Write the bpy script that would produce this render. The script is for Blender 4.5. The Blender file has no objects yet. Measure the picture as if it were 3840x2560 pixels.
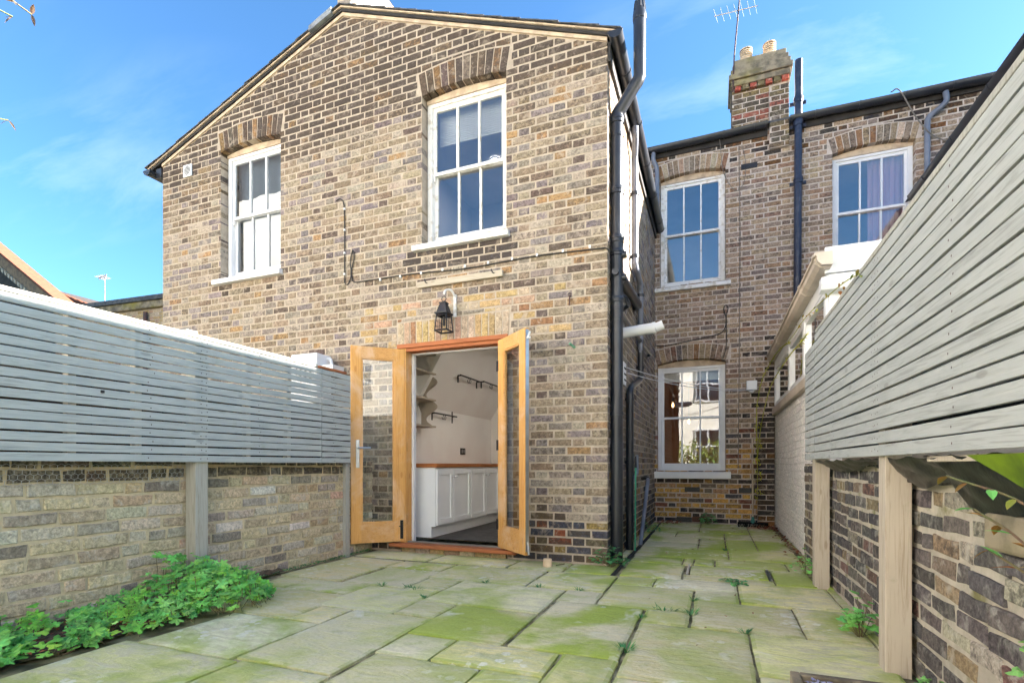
import bpy, math, random
from mathutils import Vector, Matrix, noise

# ------------------------------------------------------------------ camera, sky, sun, exposure
SC = bpy.context.scene
CAMZ = .89
FPX, HPX = 1936.0, 1742.0
YAW = math.atan((2682 - 1920) / FPX)
cam_d = bpy.data.cameras.new('camera')
cam_d.sensor_width = 36.0
cam_d.lens = 36.0 * FPX / 3840.0
cam_d.shift_y = (HPX - 1280.0) / 3840.0
cam_d.clip_start, cam_d.clip_end = .02, 600
cam = bpy.data.objects.new('camera', cam_d)
cam.location = (0, 0, CAMZ)
cam.rotation_euler = (math.pi / 2, 0, YAW)
SC.collection.objects.link(cam)
SC.camera = cam

SUN = Vector((1.0, .42, .486)).normalized()
SUN_EL = math.asin(SUN.z)
SUN_AZ = math.atan2(SUN.x, SUN.y)          # clockwise from +Y

world = bpy.data.worlds.new('World')
SC.world = world
world.use_nodes = True
wn, wl = world.node_tree.nodes, world.node_tree.links
wn.clear()
w_out = wn.new('ShaderNodeOutputWorld')
w_bg = wn.new('ShaderNodeBackground')
w_sky = wn.new('ShaderNodeTexSky')
w_sky.sky_type = 'NISHITA'
w_sky.sun_disc = False
w_sky.sun_elevation = SUN_EL
w_sky.sun_rotation = SUN_AZ
w_sky.air_density = 1.0
w_sky.dust_density = .8
w_sky.ozone_density = 3.0
w_bg.inputs['Strength'].default_value = .05
# thin high cloud streaks over the whole sky
w_tc = wn.new('ShaderNodeTexCoord')
w_sep = wn.new('ShaderNodeSeparateXYZ')
wl.new(w_tc.outputs['Generated'], w_sep.inputs[0])
def wmath(op, a, b=None):
    n = wn.new('ShaderNodeMath'); n.operation = op
    for i, x in enumerate((a, b)):
        if x is None: continue
        if isinstance(x, (int, float)): n.inputs[i].default_value = x
        else: wl.new(x, n.inputs[i])
    return n.outputs[0]
zz = wmath('ADD', wmath('MAXIMUM', w_sep.outputs['Z'], 0.0), .16)
w_cmb = wn.new('ShaderNodeCombineXYZ')
wl.new(wmath('MULTIPLY', wmath('DIVIDE', w_sep.outputs['X'], zz), .8), w_cmb.inputs[0])
wl.new(wmath('MULTIPLY', wmath('DIVIDE', w_sep.outputs['Y'], zz), 2.4), w_cmb.inputs[1])
w_n1 = wn.new('ShaderNodeTexNoise')
w_n1.inputs['Scale'].default_value = 1.7; w_n1.inputs['Detail'].default_value = 9
w_n1.inputs['Roughness'].default_value = .62; w_n1.inputs['Distortion'].default_value = .35
wl.new(w_cmb.outputs[0], w_n1.inputs['Vector'])
w_n2 = wn.new('ShaderNodeTexNoise')
w_n2.inputs['Scale'].default_value = .55; w_n2.inputs['Detail'].default_value = 2
wl.new(w_cmb.outputs[0], w_n2.inputs['Vector'])
w_mr = wn.new('ShaderNodeMapRange'); w_mr.inputs['From Min'].default_value = .48; w_mr.inputs['From Max'].default_value = .78
wl.new(w_n1.outputs['Fac'], w_mr.inputs['Value'])
w_mr2 = wn.new('ShaderNodeMapRange'); w_mr2.inputs['From Min'].default_value = .45; w_mr2.inputs['From Max'].default_value = .66
wl.new(w_n2.outputs['Fac'], w_mr2.inputs['Value'])
w_fac = wmath('MULTIPLY', wmath('MULTIPLY', w_mr.outputs[0], w_mr2.outputs[0]), .8)
w_tint = wn.new('ShaderNodeMix'); w_tint.data_type = 'RGBA'; w_tint.blend_type = 'MULTIPLY'
w_tint.inputs['Factor'].default_value = 1.0; w_tint.inputs['B'].default_value = (.52, .80, .96, 1)
wl.new(w_sky.outputs[0], w_tint.inputs['A'])
w_mix = wn.new('ShaderNodeMix'); w_mix.data_type = 'RGBA'
wl.new(w_fac, w_mix.inputs['Factor'])
wl.new(w_tint.outputs['Result'], w_mix.inputs['A'])
w_mix.inputs['B'].default_value = (2.9, 3.6, 4.2, 1)
wl.new(w_mix.outputs['Result'], w_bg.inputs['Color'])
wl.new(w_bg.outputs[0], w_out.inputs[0])

sun_d = bpy.data.lights.new('sun', 'SUN')
sun_d.energy = 5.0
sun_d.angle = math.radians(.53)
sun_d.color = (1.0, .94, .86)
sun = bpy.data.objects.new('sun', sun_d)
sun.rotation_euler = SUN.to_track_quat('Z', 'Y').to_euler()
sun.location = (8, 4, 9)
SC.collection.objects.link(sun)

SC.view_settings.view_transform = 'Standard'
SC.view_settings.look = 'None'
SC.view_settings.exposure = 3.1
SC.view_settings.gamma = 1.0
SC.view_settings.use_curve_mapping = False
SC.render.engine = 'CYCLES'
SC.cycles.max_bounces = 8
SC.cycles.diffuse_bounces = 4
SC.cycles.use_adaptive_sampling = True
SC.cycles.adaptive_threshold = .025
SC.cycles.transparent_max_bounces = 16
SC.cycles.use_denoising = True

# ------------------------------------------------------------------ helpers
R = random.Random(7)
COL = SC.collection
U = R.uniform
def lin(r, g, b):
    f = lambda c: (c / 255 / 12.92) if c / 255 <= .04045 else ((c / 255 + .055) / 1.055) ** 2.4
    return (f(r), f(g), f(b))
def mixc(a, b, t): return tuple(a[i] * (1 - t) + b[i] * t for i in range(3))
def jit(c, k): m = 1 + U(-k, k); return tuple(max(.004, x * m * (1 + U(-k, k) * .3)) for x in c)

CY, SY = math.cos(YAW), math.sin(YAW)
def fwd(p): return -p[0] * SY + p[1] * CY
def shown(p):
    """rough size with which a small piece at p shows in the photograph"""
    f = fwd(p)
    if f < .15: return 0
    a, b = (p[0] * CY + p[1] * SY) / f, (p[2] - CAMZ) / f
    if abs(a) > 1.0 or b > .91 or b < -.43: return 0
    return 1 / (f * f)

def wloc(o):
    v = Vector((0, 0, 0))
    if o is not None and 'wl' in WL.get(o.name, {}): v = WL[o.name]['wl']
    return v
WL = {}
def put(o, parent):
    if parent is not None:
        o.parent = parent
        if parent.name in WL and WL[parent.name].length > 0:
            o.matrix_parent_inverse = Matrix.Translation(-WL[parent.name])
    COL.objects.link(o)
    return o
def tag(o, label, cat=None, group=None, kind=None):
    if label: o['label'] = label
    if cat: o['category'] = cat
    if group: o['group'] = group
    if kind: o['kind'] = kind
    return o
def thing(name, label, cat, loc, group=None):
    o = bpy.data.objects.new(name, None)
    o.location = loc; o.empty_display_size = .1
    COL.objects.link(o)
    WL[o.name] = Vector(loc)
    return tag(o, label, cat, group)

class MB:
    def __init__(s): s.v, s.f, s.c, s.T = [], [], [], None
    def add(s, vs, fs, col=None):
        n = len(s.v)
        if s.T: vs = [s.T(*p) for p in vs]
        s.v.extend([tuple(p) for p in vs])
        s.f.extend([tuple(i + n for i in f) for f in fs])
        s.c.extend([col] * len(fs))
        return s
    def box(s, x0, x1, y0, y1, z0, z1, col=None):
        return s.add([(x0, y0, z0), (x1, y0, z0), (x1, y1, z0), (x0, y1, z0), (x0, y0, z1), (x1, y0, z1), (x1, y1, z1), (x0, y1, z1)],
                     [(0, 3, 2, 1), (4, 5, 6, 7), (0, 1, 5, 4), (1, 2, 6, 5), (2, 3, 7, 6), (3, 0, 4, 7)], col)
    def prism(s, poly, fn, d0, d1, col=None):
        """poly of (a, b) pairs; fn(a, b, d) -> xyz"""
        n = len(poly)
        vs = [fn(a, b, d0) for a, b in poly] + [fn(a, b, d1) for a, b in poly]
        fs = [tuple(range(n))[::-1], tuple(range(n, 2 * n))] + [(i, (i + 1) % n, n + (i + 1) % n, n + i) for i in range(n)]
        return s.add(vs, fs, col)
    def tube(s, path, r, n=10, caps=True, col=None):
        P = [Vector(p) for p in path]
        rs = r if isinstance(r, (list, tuple)) else [r] * len(P)
        vs, fs = [], []
        t0 = (P[1] - P[0]).normalized()
        up = Vector((0, 0, 1)) if abs(t0.z) < .9 else Vector((1, 0, 0))
        nrm = t0.cross(up).normalized()
        for i, p in enumerate(P):
            if i == 0: t = t0
            elif i == len(P) - 1: t = (P[i] - P[i - 1]).normalized()
            else: t = ((P[i + 1] - P[i]).normalized() + (P[i] - P[i - 1]).normalized()).normalized()
            nrm = (nrm - t * nrm.dot(t)).normalized()
            bn = t.cross(nrm)
            for k in range(n):
                a = 2 * math.pi * k / n
                vs.append(p + (nrm * math.cos(a) + bn * math.sin(a)) * rs[i])
        for i in range(len(P) - 1):
            for k in range(n):
                a, b = i * n + k, i * n + (k + 1) % n
                fs.append((a, b, b + n, a + n))
        if caps:
            fs.append(tuple(range(n))[::-1]); fs.append(tuple(range((len(P) - 1) * n, len(P) * n)))
        return s.add(vs, fs, col)
    def lathe(s, cx, cy, prof, n=16, col=None, caps=True):
        vs, fs = [], []
        for r, z in prof:
            for k in range(n):
                a = 2 * math.pi * k / n
                vs.append((cx + r * math.cos(a), cy + r * math.sin(a), z))
        for i in range(len(prof) - 1):
            for k in range(n):
                a, b = i * n + k, i * n + (k + 1) % n
                fs.append((a, b, b + n, a + n))
        if caps: fs.append(tuple(range(n))[::-1]); fs.append(tuple(range((len(prof) - 1) * n, len(prof) * n)))
        return s.add(vs, fs, col)
    def build(s, name, mat, parent=None, smooth=False, bevel=0, kind=None, label=None):
        m = bpy.data.meshes.new(name)
        m.from_pydata(s.v, [], s.f)
        if any(c is not None for c in s.c):
            at = m.attributes.new('Col', 'FLOAT_COLOR', 'FACE')
            buf = []
            for c in s.c:
                c = c or (1, 1, 1, 0)
                buf += [c[0], c[1], c[2], c[3] if len(c) > 3 else 0]
            at.data.foreach_set('color', buf)
        m.materials.append(mat)
        if smooth:
            m.polygons.foreach_set('use_smooth', [True] * len(m.polygons))
            try: m.set_sharp_from_angle(angle=math.radians(40))
            except Exception: pass
        m.update()
        o = bpy.data.objects.new(name, m)
        put(o, parent)
        if bevel:
            b = o.modifiers.new('edge', 'BEVEL'); b.width = bevel; b.segments = 2; b.limit_method = 'ANGLE'
        if kind: o['kind'] = kind
        if label: o['label'] = label
        return o
def frameT(ox, oy, ang, oz=0):
    c, s_ = math.cos(ang), math.sin(ang)
    return lambda x, y, z: (ox + x * c - y * s_, oy + x * s_ + y * c, oz + z)

def arc(c, a0, a1, r, u, v, n=5):
    c, u, v = Vector(c), Vector(u), Vector(v)
    return [tuple(c + (u * math.cos(a0 + (a1 - a0) * i / n) + v * math.sin(a0 + (a1 - a0) * i / n)) * r) for i in range(n + 1)]
def smooth_path(pts, k=6):
    """Catmull-Rom through pts"""
    P = [Vector(p) for p in pts]
    P = [P[0] * 2 - P[1]] + P + [P[-1] * 2 - P[-2]]
    out = []
    for i in range(1, len(P) - 2):
        for j in range(k):
            t = j / k
            out.append(.5 * ((2 * P[i]) + (P[i + 1] - P[i - 1]) * t + (2 * P[i - 1] - 5 * P[i] + 4 * P[i + 1] - P[i + 2]) * t * t + (3 * P[i] - P[i - 1] - 3 * P[i + 1] + P[i + 2]) * t ** 3))
    out.append(P[-2])
    return [tuple(p) for p in out]

# ------------------------------------------------------------------ materials
class NT:
    def __init__(s, name):
        s.m = bpy.data.materials.new(name); s.m.use_nodes = True
        s.n, s.l = s.m.node_tree.nodes, s.m.node_tree.links
        s.n.clear()
        s.out = s.n.new('ShaderNodeOutputMaterial')
    def new(s, t, **kw):
        n = s.n.new(t)
        for k, v in kw.items(): setattr(n, k, v)
        return n
    def set(s, sock, v):
        if v is None: return
        if hasattr(v, 'is_output'): s.l.new(v, sock)
        elif isinstance(v, (tuple, list)) and len(v) == 3 and sock.type == 'RGBA': sock.default_value = (*v, 1)
        else: sock.default_value = v
    def math(s, op, a, b=None, c=None):
        n = s.new('ShaderNodeMath', operation=op)
        for i, x in enumerate((a, b, c)): s.set(n.inputs[i], x)
        return n.outputs[0]
    def pos(s, scale=(1, 1, 1)):
        g = s.new('ShaderNodeNewGeometry')
        if scale == (1, 1, 1): return g.outputs['Position']
        v = s.new('ShaderNodeVectorMath', operation='MULTIPLY')
        s.l.new(g.outputs['Position'], v.inputs[0]); v.inputs[1].default_value = scale
        return v.outputs[0]
    def noise(s, vec, scale, detail=4, rough=.55, dist=0):
        n = s.new('ShaderNodeTexNoise')
        s.set(n.inputs['Vector'], vec)
        n.inputs['Scale'].default_value = scale; n.inputs['Detail'].default_value = detail
        n.inputs['Roughness'].default_value = rough; n.inputs['Distortion'].default_value = dist
        return n.outputs['Fac']
    def ramp(s, fac, a, b, c0=0.0, c1=1.0):
        n = s.new('ShaderNodeMapRange', interpolation_type='SMOOTHSTEP')
        s.set(n.inputs['Value'], fac)
        n.inputs['From Min'].default_value = a; n.inputs['From Max'].default_value = b
        n.inputs['To Min'].default_value = c0; n.inputs['To Max'].default_value = c1
        return n.outputs[0]
    def mix(s, fac, a, b, mode='MIX'):
        n = s.new('ShaderNodeMix', data_type='RGBA', blend_type=mode)
        s.set(n.inputs['Factor'], fac); s.set(n.inputs[6], a); s.set(n.inputs[7], b)
        return n.outputs[2]
    def bump(s, h, strength, dist=.01):
        n = s.new('ShaderNodeBump')
        n.inputs['Strength'].default_value = strength; n.inputs['Distance'].default_value = dist
        s.set(n.inputs['Height'], h)
        return n.outputs[0]
    def bsdf(s, col, rough=.6, metal=0, normal=None, spec=.5, **kw):
        b = s.new('ShaderNodeBsdfPrincipled')
        s.set(b.inputs['Base Color'], col); s.set(b.inputs['Roughness'], rough)
        b.inputs['Metallic'].default_value = metal; b.inputs['Specular IOR Level'].default_value = spec
        for k, v in kw.items(): s.set(b.inputs[k.replace('_', ' ')], v)
        if normal: s.l.new(normal, b.inputs['Normal'])
        s.l.new(b.outputs[0], s.out.inputs[0])
        return b

def pm(name, c1, c2, scale=6, stretch=(1, 1, 1), rough=.6, bump=.15, bdist=.004, bscale=None, lo=.35, hi=.65, metal=0, spec=.5, detail=5, c3=None, s3=1.2):
    t = NT(name)
    p = t.pos(stretch)
    f = t.noise(p, scale, detail)
    col = t.mix(t.ramp(f, lo, hi), c1, c2)
    if c3:
        col = t.mix(t.ramp(t.noise(t.pos(), s3, 4), .5, .72), col, c3)
    nb = t.bump(t.noise(p, bscale or scale * 3, 4), bump, bdist) if bump else None
    t.bsdf(col, rough, metal, nb, spec)
    return t.m

def brick_mat(name, dark, pale, rough=.9, smear=.62):
    t = NT(name)
    at = t.new('ShaderNodeAttribute', attribute_name='Col')
    p = t.pos()
    n1 = t.noise(p, 26, 6, .7, .4)
    n2 = t.noise(p, 90, 3, .6)
    n3 = t.noise(p, 11, 5, .65, .6)
    soot = at.outputs['Alpha']
    n4 = t.noise(p, 42, 6, .75, .3)
    vm = t.new('ShaderNodeVectorMath', operation='SCALE')
    t.l.new(at.outputs['Color'], vm.inputs[0]); t.l.new(t.ramp(n4, .30, .70, .56, 1.30), vm.inputs['Scale'])
    # soot amount sets the threshold at which the mottling goes dark
    d = t.ramp(t.math('SUBTRACT', n1, t.math('MULTIPLY', t.math('SUBTRACT', 1.0, soot), .5)), .20, .36)
    d = t.math('MULTIPLY', d, t.math('ADD', .35, t.math('MULTIPLY', soot, .6)))
    col = t.mix(d, vm.outputs[0], dark)
    col = t.mix(t.math('MULTIPLY', t.ramp(n3, .52, .68), t.math('SUBTRACT', smear, t.math('MULTIPLY', soot, .5))), col, pale)
    col = t.mix(t.ramp(n2, .3, .75, 0, .4), col, t.mix(1.0, col, (.55, .55, .55), 'MULTIPLY'))
    pit = t.ramp(t.noise(p, 60, 2), .28, .20)
    col = t.mix(t.math('MULTIPLY', pit, .7), col, dark)
    h = t.math('ADD', t.math('MULTIPLY', n1, .8), t.math('SUBTRACT', n2, pit))
    t.bsdf(col, rough, 0, t.bump(h, .8, .008), .25)
    return t.m

M = {}
M['brick'] = brick_mat('stock_brick', lin(78, 68, 62), lin(180, 165, 148), smear=.78)
M['brick_dark'] = brick_mat('dark_stock_brick', lin(66, 58, 52), lin(186, 170, 150))
M['brick_old'] = brick_mat('old_garden_brick', lin(56, 52, 52), lin(206, 200, 188), smear=.6)
M['brick_white'] = brick_mat('painted_brick', lin(206, 194, 188), lin(246, 240, 238))
def mortar(name, c, moss=None, s=14):
    t = NT(name); p = t.pos()
    col = t.mix(t.ramp(t.noise(p, s, 6, .65), .3, .7), c, tuple(x * .72 for x in c))
    col = t.mix(t.ramp(t.noise(p, 2.3, 4), .55, .75), col, tuple(x * .8 for x in c))
    if moss: col = t.mix(t.ramp(t.noise(p, 5, 5), .56, .7), col, moss)
    t.bsdf(col, .95, 0, t.bump(t.noise(p, 70, 5, .7), .6, .008), .2)
    return t.m
M['mortar_house'] = mortar('lime_mortar', lin(188, 173, 156))
M['mortar_rear'] = mortar('grey_mortar', lin(202, 188, 176))
M['mortar_left'] = mortar('sandy_mortar', lin(214, 196, 162))
M['mortar_right'] = mortar('pale_mortar', lin(200, 188, 170), lin(128, 122, 82), 9)
M['mortar_white'] = mortar('painted_mortar', lin(240, 232, 228))

t = NT('sandstone_paving')
at = t.new('ShaderNodeAttribute', attribute_name='Col')
p = t.pos()
n1 = t.noise(p, 1.3, 5, .6, .5); n2 = t.noise(t.pos((2.2, 6, 1)), 2.2, 6, .65, 1.2); n3 = t.noise(p, 55, 4, .65); n4 = t.noise(p, 6.5, 6, .7, .3)
col = t.mix(t.ramp(n2, .36, .66), at.outputs['Color'], lin(214, 206, 178))
col = t.mix(t.math('MULTIPLY', t.ramp(n1, .42, .60), t.math('ADD', .35, t.math('MULTIPLY', at.outputs['Alpha'], .6))), col, lin(160, 178, 72))
col = t.mix(t.math('MULTIPLY', t.ramp(n4, .54, .70), .4), col, lin(150, 160, 96))
col = t.mix(t.math('MULTIPLY', t.ramp(t.noise(p, 3.1, 4, .6, .8), .60, .72), .65), col, lin(226, 224, 212))
vo = t.new('ShaderNodeTexVoronoi', feature='F1'); vo.inputs['Scale'].default_value = 16; vo.inputs['Randomness'].default_value = 1
t.l.new(t.pos(), vo.inputs['Vector'])
ring = t.math('MULTIPLY', t.ramp(t.math('ADD', vo.outputs['Distance'], t.math('MULTIPLY', t.math('SUBTRACT', n3, .5), .5)), .40, .30), t.ramp(t.noise(p, 1.7, 3), .53, .66))
col = t.mix(t.math('MULTIPLY', ring, .75), col, lin(232, 230, 220))
col = t.mix(t.ramp(n3, .35, .72, 0, .75), col, t.mix(1.0, col, (.84, .84, .78), 'MULTIPLY'))
col = t.mix(t.math('MULTIPLY', t.ramp(t.noise(t.pos((1, 3, 1)), 9, 6, .75, 1.0), .55, .72), .5), col, t.mix(1.0, col, (.72, .74, .62), 'MULTIPLY'))
col = t.mix(t.ramp(t.noise(p, 130, 2), .70, .80, 0, .8), col, lin(70, 66, 50))
t.bsdf(col, t.ramp(n4, .3, .7, .62, .85), 0, t.bump(t.math('ADD', t.math('MULTIPLY', n2, 2.0), t.math('ADD', t.math('MULTIPLY', n3, .35), n4)), .5, .008), .35)
M['slab'] = t.m

M['joint'] = pm('sandy_joint', lin(176, 164, 130), lin(92, 86, 62), 7, rough=1, bump=.6, bdist=.006)
M['soil'] = pm('soil', lin(64, 50, 40), lin(110, 92, 74), 22, rough=1, bump=.8, bdist=.02)
M['ground'] = pm('grass_ground', lin(70, 84, 44), lin(120, 112, 80), 1.5, rough=1)

def fence_wood(name, c, dark, along, bleach=None):
    t = NT(name)
    st = {'y': (34, 1.6, 34), 'z': (34, 34, 1.6), 'x': (1.6, 34, 34)}[along]
    oi = t.new('ShaderNodeObjectInfo')
    v = t.new('ShaderNodeVectorMath', operation='ADD')
    t.l.new(t.pos(), v.inputs[0])
    cb = t.new('ShaderNodeCombineXYZ')
    for i in range(3): t.l.new(t.math('MULTIPLY', oi.outputs['Random'], 13.7 + 5 * i), cb.inputs[i])
    t.l.new(cb.outputs[0], v.inputs[1])
    sc = t.new('ShaderNodeVectorMath', operation='MULTIPLY'); t.l.new(v.outputs[0], sc.inputs[0]); sc.inputs[1].default_value = st
    g = t.noise(sc.outputs[0], 1.6, 6, .6, 1.6)
    k = t.noise(v.outputs[0], 3.3, 4, .6)
    col = t.mix(t.ramp(g, .46, .72, 0, .62), c, dark)
    col = t.mix(t.ramp(k, .45, .75, 0, .35), col, tuple(x * .72 for x in c))
    col = t.mix(t.math('MULTIPLY', oi.outputs['Random'], .22), col, tuple(x * .8 for x in c))
    vo = t.new('ShaderNodeTexVoronoi'); vo.inputs['Scale'].default_value = 1
    s2 = t.new('ShaderNodeVectorMath', operation='MULTIPLY'); t.l.new(v.outputs[0], s2.inputs[0])
    s2.inputs[1].default_value = {'y': (9, 3.0, 9), 'z': (9, 9, 3.0), 'x': (3, 9, 9)}[along]
    t.l.new(s2.outputs[0], vo.inputs['Vector'])
    col = t.mix(t.ramp(vo.outputs['Distance'], .12, .07, 0, .55), col, dark)
    if bleach: col = t.mix(t.math('MULTIPLY', t.ramp(t.noise(t.pos((1, 1, .6)), 2.6, 6, .7, .6), .48, .66), .75), col, bleach)
    else: col = t.mix(t.math('MULTIPLY', t.ramp(t.noise(t.pos(), 5.5, 6, .7), .60, .76), .4), col, tuple(x * k for x, k in zip(c, (.52, .58, .42))))
    t.bsdf(col, .78, 0, t.bump(g, .5, .003), .3)
    return t.m
M['fence_left'] = fence_wood('blue_grey_painted_wood', lin(180, 183, 180), lin(126, 130, 127), 'y')
M['fence_right'] = fence_wood('grey_painted_wood', lin(180, 180, 176), lin(130, 128, 122), 'y')
M['post'] = fence_wood('weathered_post_wood', lin(198, 184, 166), lin(150, 128, 106), 'z')
M['post_grey'] = fence_wood('silvered_post_wood', lin(178, 174, 164), lin(128, 120, 100), 'z')
M['oak_z'] = fence_wood('varnished_wood_upright', lin(224, 168, 98), lin(184, 116, 54), 'z', lin(226, 190, 154))
M['oak_x'] = fence_wood('varnished_wood_cross', lin(218, 164, 100), lin(176, 112, 56), 'x', lin(224, 190, 158))
M['cedar'] = fence_wood('red_stained_wood', lin(176, 108, 70), lin(130, 72, 46), 'x')
M['batten'] = fence_wood('weathered_batten', lin(186, 174, 156), lin(134, 120, 102), 'x')
M['brown_board'] = fence_wood('brown_board', lin(74, 58, 44), lin(44, 34, 28), 'z')
M['white'] = pm('white_gloss_paint', lin(226, 226, 228), lin(214, 214, 218), 3, rough=.45, bump=.08, bscale=30)
M['white_worn'] = pm('flaking_white_paint', lin(226, 224, 222), lin(196, 188, 176), 14, rough=.7, bump=.5, lo=.5, hi=.7)
M['upvc'] = pm('white_plastic', lin(232, 232, 234), lin(222, 222, 224), 2, rough=.3, bump=0)
M['cream'] = pm('dirty_cream_plastic', lin(206, 192, 178), lin(186, 170, 154), 4, rough=.45, bump=0)
M['pvc_black'] = pm('black_plastic', lin(36, 38, 44), lin(46, 49, 56), 5, rough=.34, bump=0)
M['pvc_grey'] = pm('faded_grey_plastic', lin(120, 124, 136), lin(100, 104, 116), 4, rough=.4, bump=0)
M['iron'] = pm('painted_iron', lin(34, 40, 60), lin(58, 62, 76), 12, rough=.4, bump=.4, lo=.45, hi=.7)
M['lead'] = pm('lead_sheet', lin(110, 114, 120), lin(140, 144, 148), 9, rough=.6, bump=.3)
M['slate'] = pm('slate', lin(62, 62, 66), lin(88, 86, 86), 14, rough=.75, bump=.4)
M['roof_far'] = pm('far_slate', lin(48, 40, 36), lin(66, 56, 50), 8, rough=.9, bump=.2)
M['clay'] = pm('clay_tile', lin(120, 70, 46), lin(100, 58, 40), 10, rough=.9, bump=.3)
M['pot'] = pm('buff_clay', lin(222, 198, 168), lin(196, 168, 138), 12, rough=.85, bump=.2)
M['stone'] = pm('weathered_stone', lin(150, 136, 114), lin(96, 88, 76), 8, rough=.95, bump=.6, c3=lin(140, 128, 60))
M['fillet'] = pm('mortar_fillet', lin(204, 184, 160), lin(174, 154, 134), 9, rough=.95, bump=.4)
M['dark_gap'] = pm('shadow_board', lin(52, 48, 46), lin(38, 36, 36), 8, rough=.8, bump=.1)
M['steel'] = pm('brushed_steel', lin(190, 192, 196), lin(170, 172, 176), 8, rough=.3, bump=0, metal=.9)
M['rust'] = pm('rusty_iron', lin(74, 66, 72), lin(96, 66, 56), 14, rough=.75, bump=.3, metal=.2)
M['blackmetal'] = pm('black_ironmongery', lin(28, 28, 32), lin(38, 38, 42), 9, rough=.45, bump=0)
M['cable'] = pm('black_cable', lin(34, 32, 32), lin(48, 44, 42), 9, rough=.5, bump=0)
M['cable_grey'] = pm('grey_cable', lin(120, 112, 104), lin(96, 90, 84), 9, rough=.6, bump=0)
M['line'] = pm('white_cord', lin(222, 222, 226), lin(206, 206, 210), 9, rough=.6, bump=0)
M['sheet'] = pm('black_plastic_sheet', lin(12, 12, 13), lin(20, 20, 20), 6, rough=.35, bump=.3, bdist=.01)
M['sheet_green'] = pm('lime_green_sheet', lin(120, 146, 20), lin(70, 92, 14), 5, rough=.5, bump=.2)
M['plaster'] = pm('interior_plaster', lin(240, 238, 234), lin(236, 232, 228), 2, rough=.9, bump=.05)
M['shelf'] = pm('beige_shelf_paint', lin(176, 164, 148), lin(166, 154, 138), 3, rough=.7, bump=0)
M['cupboard'] = pm('cupboard_paint', lin(238, 238, 238), lin(232, 232, 234), 3, rough=.5, bump=0)
M['worktop'] = fence_wood('oiled_worktop', lin(168, 104, 56), lin(120, 66, 34), 'y')
M['floor_slate'] = pm('slate_floor', lin(48, 46, 48), lin(74, 70, 68), 9, rough=.5, bump=.3)
M['curtain'] = pm('pink_curtain', lin(222, 190, 200), lin(210, 170, 182), 3, stretch=(9, 1, .3), rough=.9, bump=.3)
M['blind'] = pm('white_blind', lin(228, 226, 224), lin(214, 212, 210), 3, rough=.7, bump=0)
M['straw'] = pm('broom_wood', lin(190, 176, 158), lin(160, 144, 124), 6, rough=.7, bump=0)
M['teal'] = pm('teal_plastic', lin(24, 110, 104), lin(20, 96, 92), 4, rough=.4, bump=0)
M['green_cane'] = pm('green_cane', lin(70, 176, 140), lin(56, 150, 120), 6, rough=.5, bump=0)
M['copper'] = pm('verdigris_copper', lin(120, 170, 140), lin(96, 140, 110), 20, rough=.7, bump=.2)
def leafm(name, c1, c2, tr=.35, rough=.5):
    t = NT(name); p = t.pos()
    at = t.new('ShaderNodeAttribute', attribute_name='Col')
    col = t.mix(t.ramp(t.noise(p, 7, 3), .3, .7), c1, c2)
    col = t.mix(1.0, col, at.outputs['Color'], 'MULTIPLY')
    b = t.bsdf(col, rough, 0, None, .35)
    tl = t.new('ShaderNodeBsdfTranslucent'); t.set(tl.inputs['Color'], col)
    mx = t.new('ShaderNodeMixShader'); mx.inputs[0].default_value = tr
    t.l.new(b.outputs[0], mx.inputs[1]); t.l.new(tl.outputs[0], mx.inputs[2]); t.l.new(mx.outputs[0], t.out.inputs[0])
    return t.m
M['leaf'] = leafm('green_leaf', lin(104, 182, 92), lin(148, 212, 118))
M['leaf_dark'] = leafm('dark_green_leaf', lin(70, 132, 78), lin(100, 156, 98))
M['leaf_yellow'] = leafm('yellow_leaf', lin(206, 204, 66), lin(188, 190, 60))
M['leaf_dead'] = leafm('dead_leaf', lin(110, 66, 50), lin(140, 88, 62), .15, .8)
M['leaf_olive'] = leafm('olive_leaf', lin(120, 104, 70), lin(84, 80, 84))
M['leaf_rust'] = leafm('autumn_leaf', lin(176, 110, 60), lin(110, 140, 60))
M['stem'] = pm('plant_stem', lin(110, 84, 66), lin(92, 104, 60), 12, rough=.8, bump=0)
M['vine_stem'] = pm('vine_stem', lin(176, 176, 70), lin(150, 150, 60), 12, rough=.7, bump=0)
M['hedge'] = leafm('hedge_leaf', lin(60, 100, 50), lin(130, 140, 60))
# window glass: a see-through pane that mirrors more at a slant
def glass(name, tint, boost):
    t = NT(name)
    tr = t.new('ShaderNodeBsdfTransparent'); tr.inputs[0].default_value = (*tint, 1)
    gl = t.new('ShaderNodeBsdfGlossy'); gl.inputs['Roughness'].default_value = .01; gl.inputs['Color'].default_value = (1, 1, 1, 1)
    fr = t.new('ShaderNodeFresnel'); fr.inputs['IOR'].default_value = 1.52
    nz = t.noise(t.pos(), 2.2, 2)
    bp = t.bump(nz, .05, .02); t.l.new(bp, gl.inputs['Normal'])
    mx = t.new('ShaderNodeMixShader')
    t.l.new(t.math('MINIMUM', t.math('MULTIPLY', fr.outputs[0], boost), 1.0), mx.inputs[0])
    t.l.new(tr.outputs[0], mx.inputs[1]); t.l.new(gl.outputs[0], mx.inputs[2]); t.l.new(mx.outputs[0], t.out.inputs[0])
    return t.m
M['glass'] = glass('window_glass', (.86, .9, .92), 4.0)
M['glass_rear'] = glass('old_window_glass', (.86, .9, .92), 6.0)
M['glass_door'] = glass('door_glass', (.9, .92, .92), 2.2)
def emit(name, c, k):
    t = NT(name); e = t.new('ShaderNodeEmission'); e.inputs[0].default_value = (*c, 1); e.inputs[1].default_value = k
    t.l.new(e.outputs[0], t.out.inputs[0]); return t.m
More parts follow.
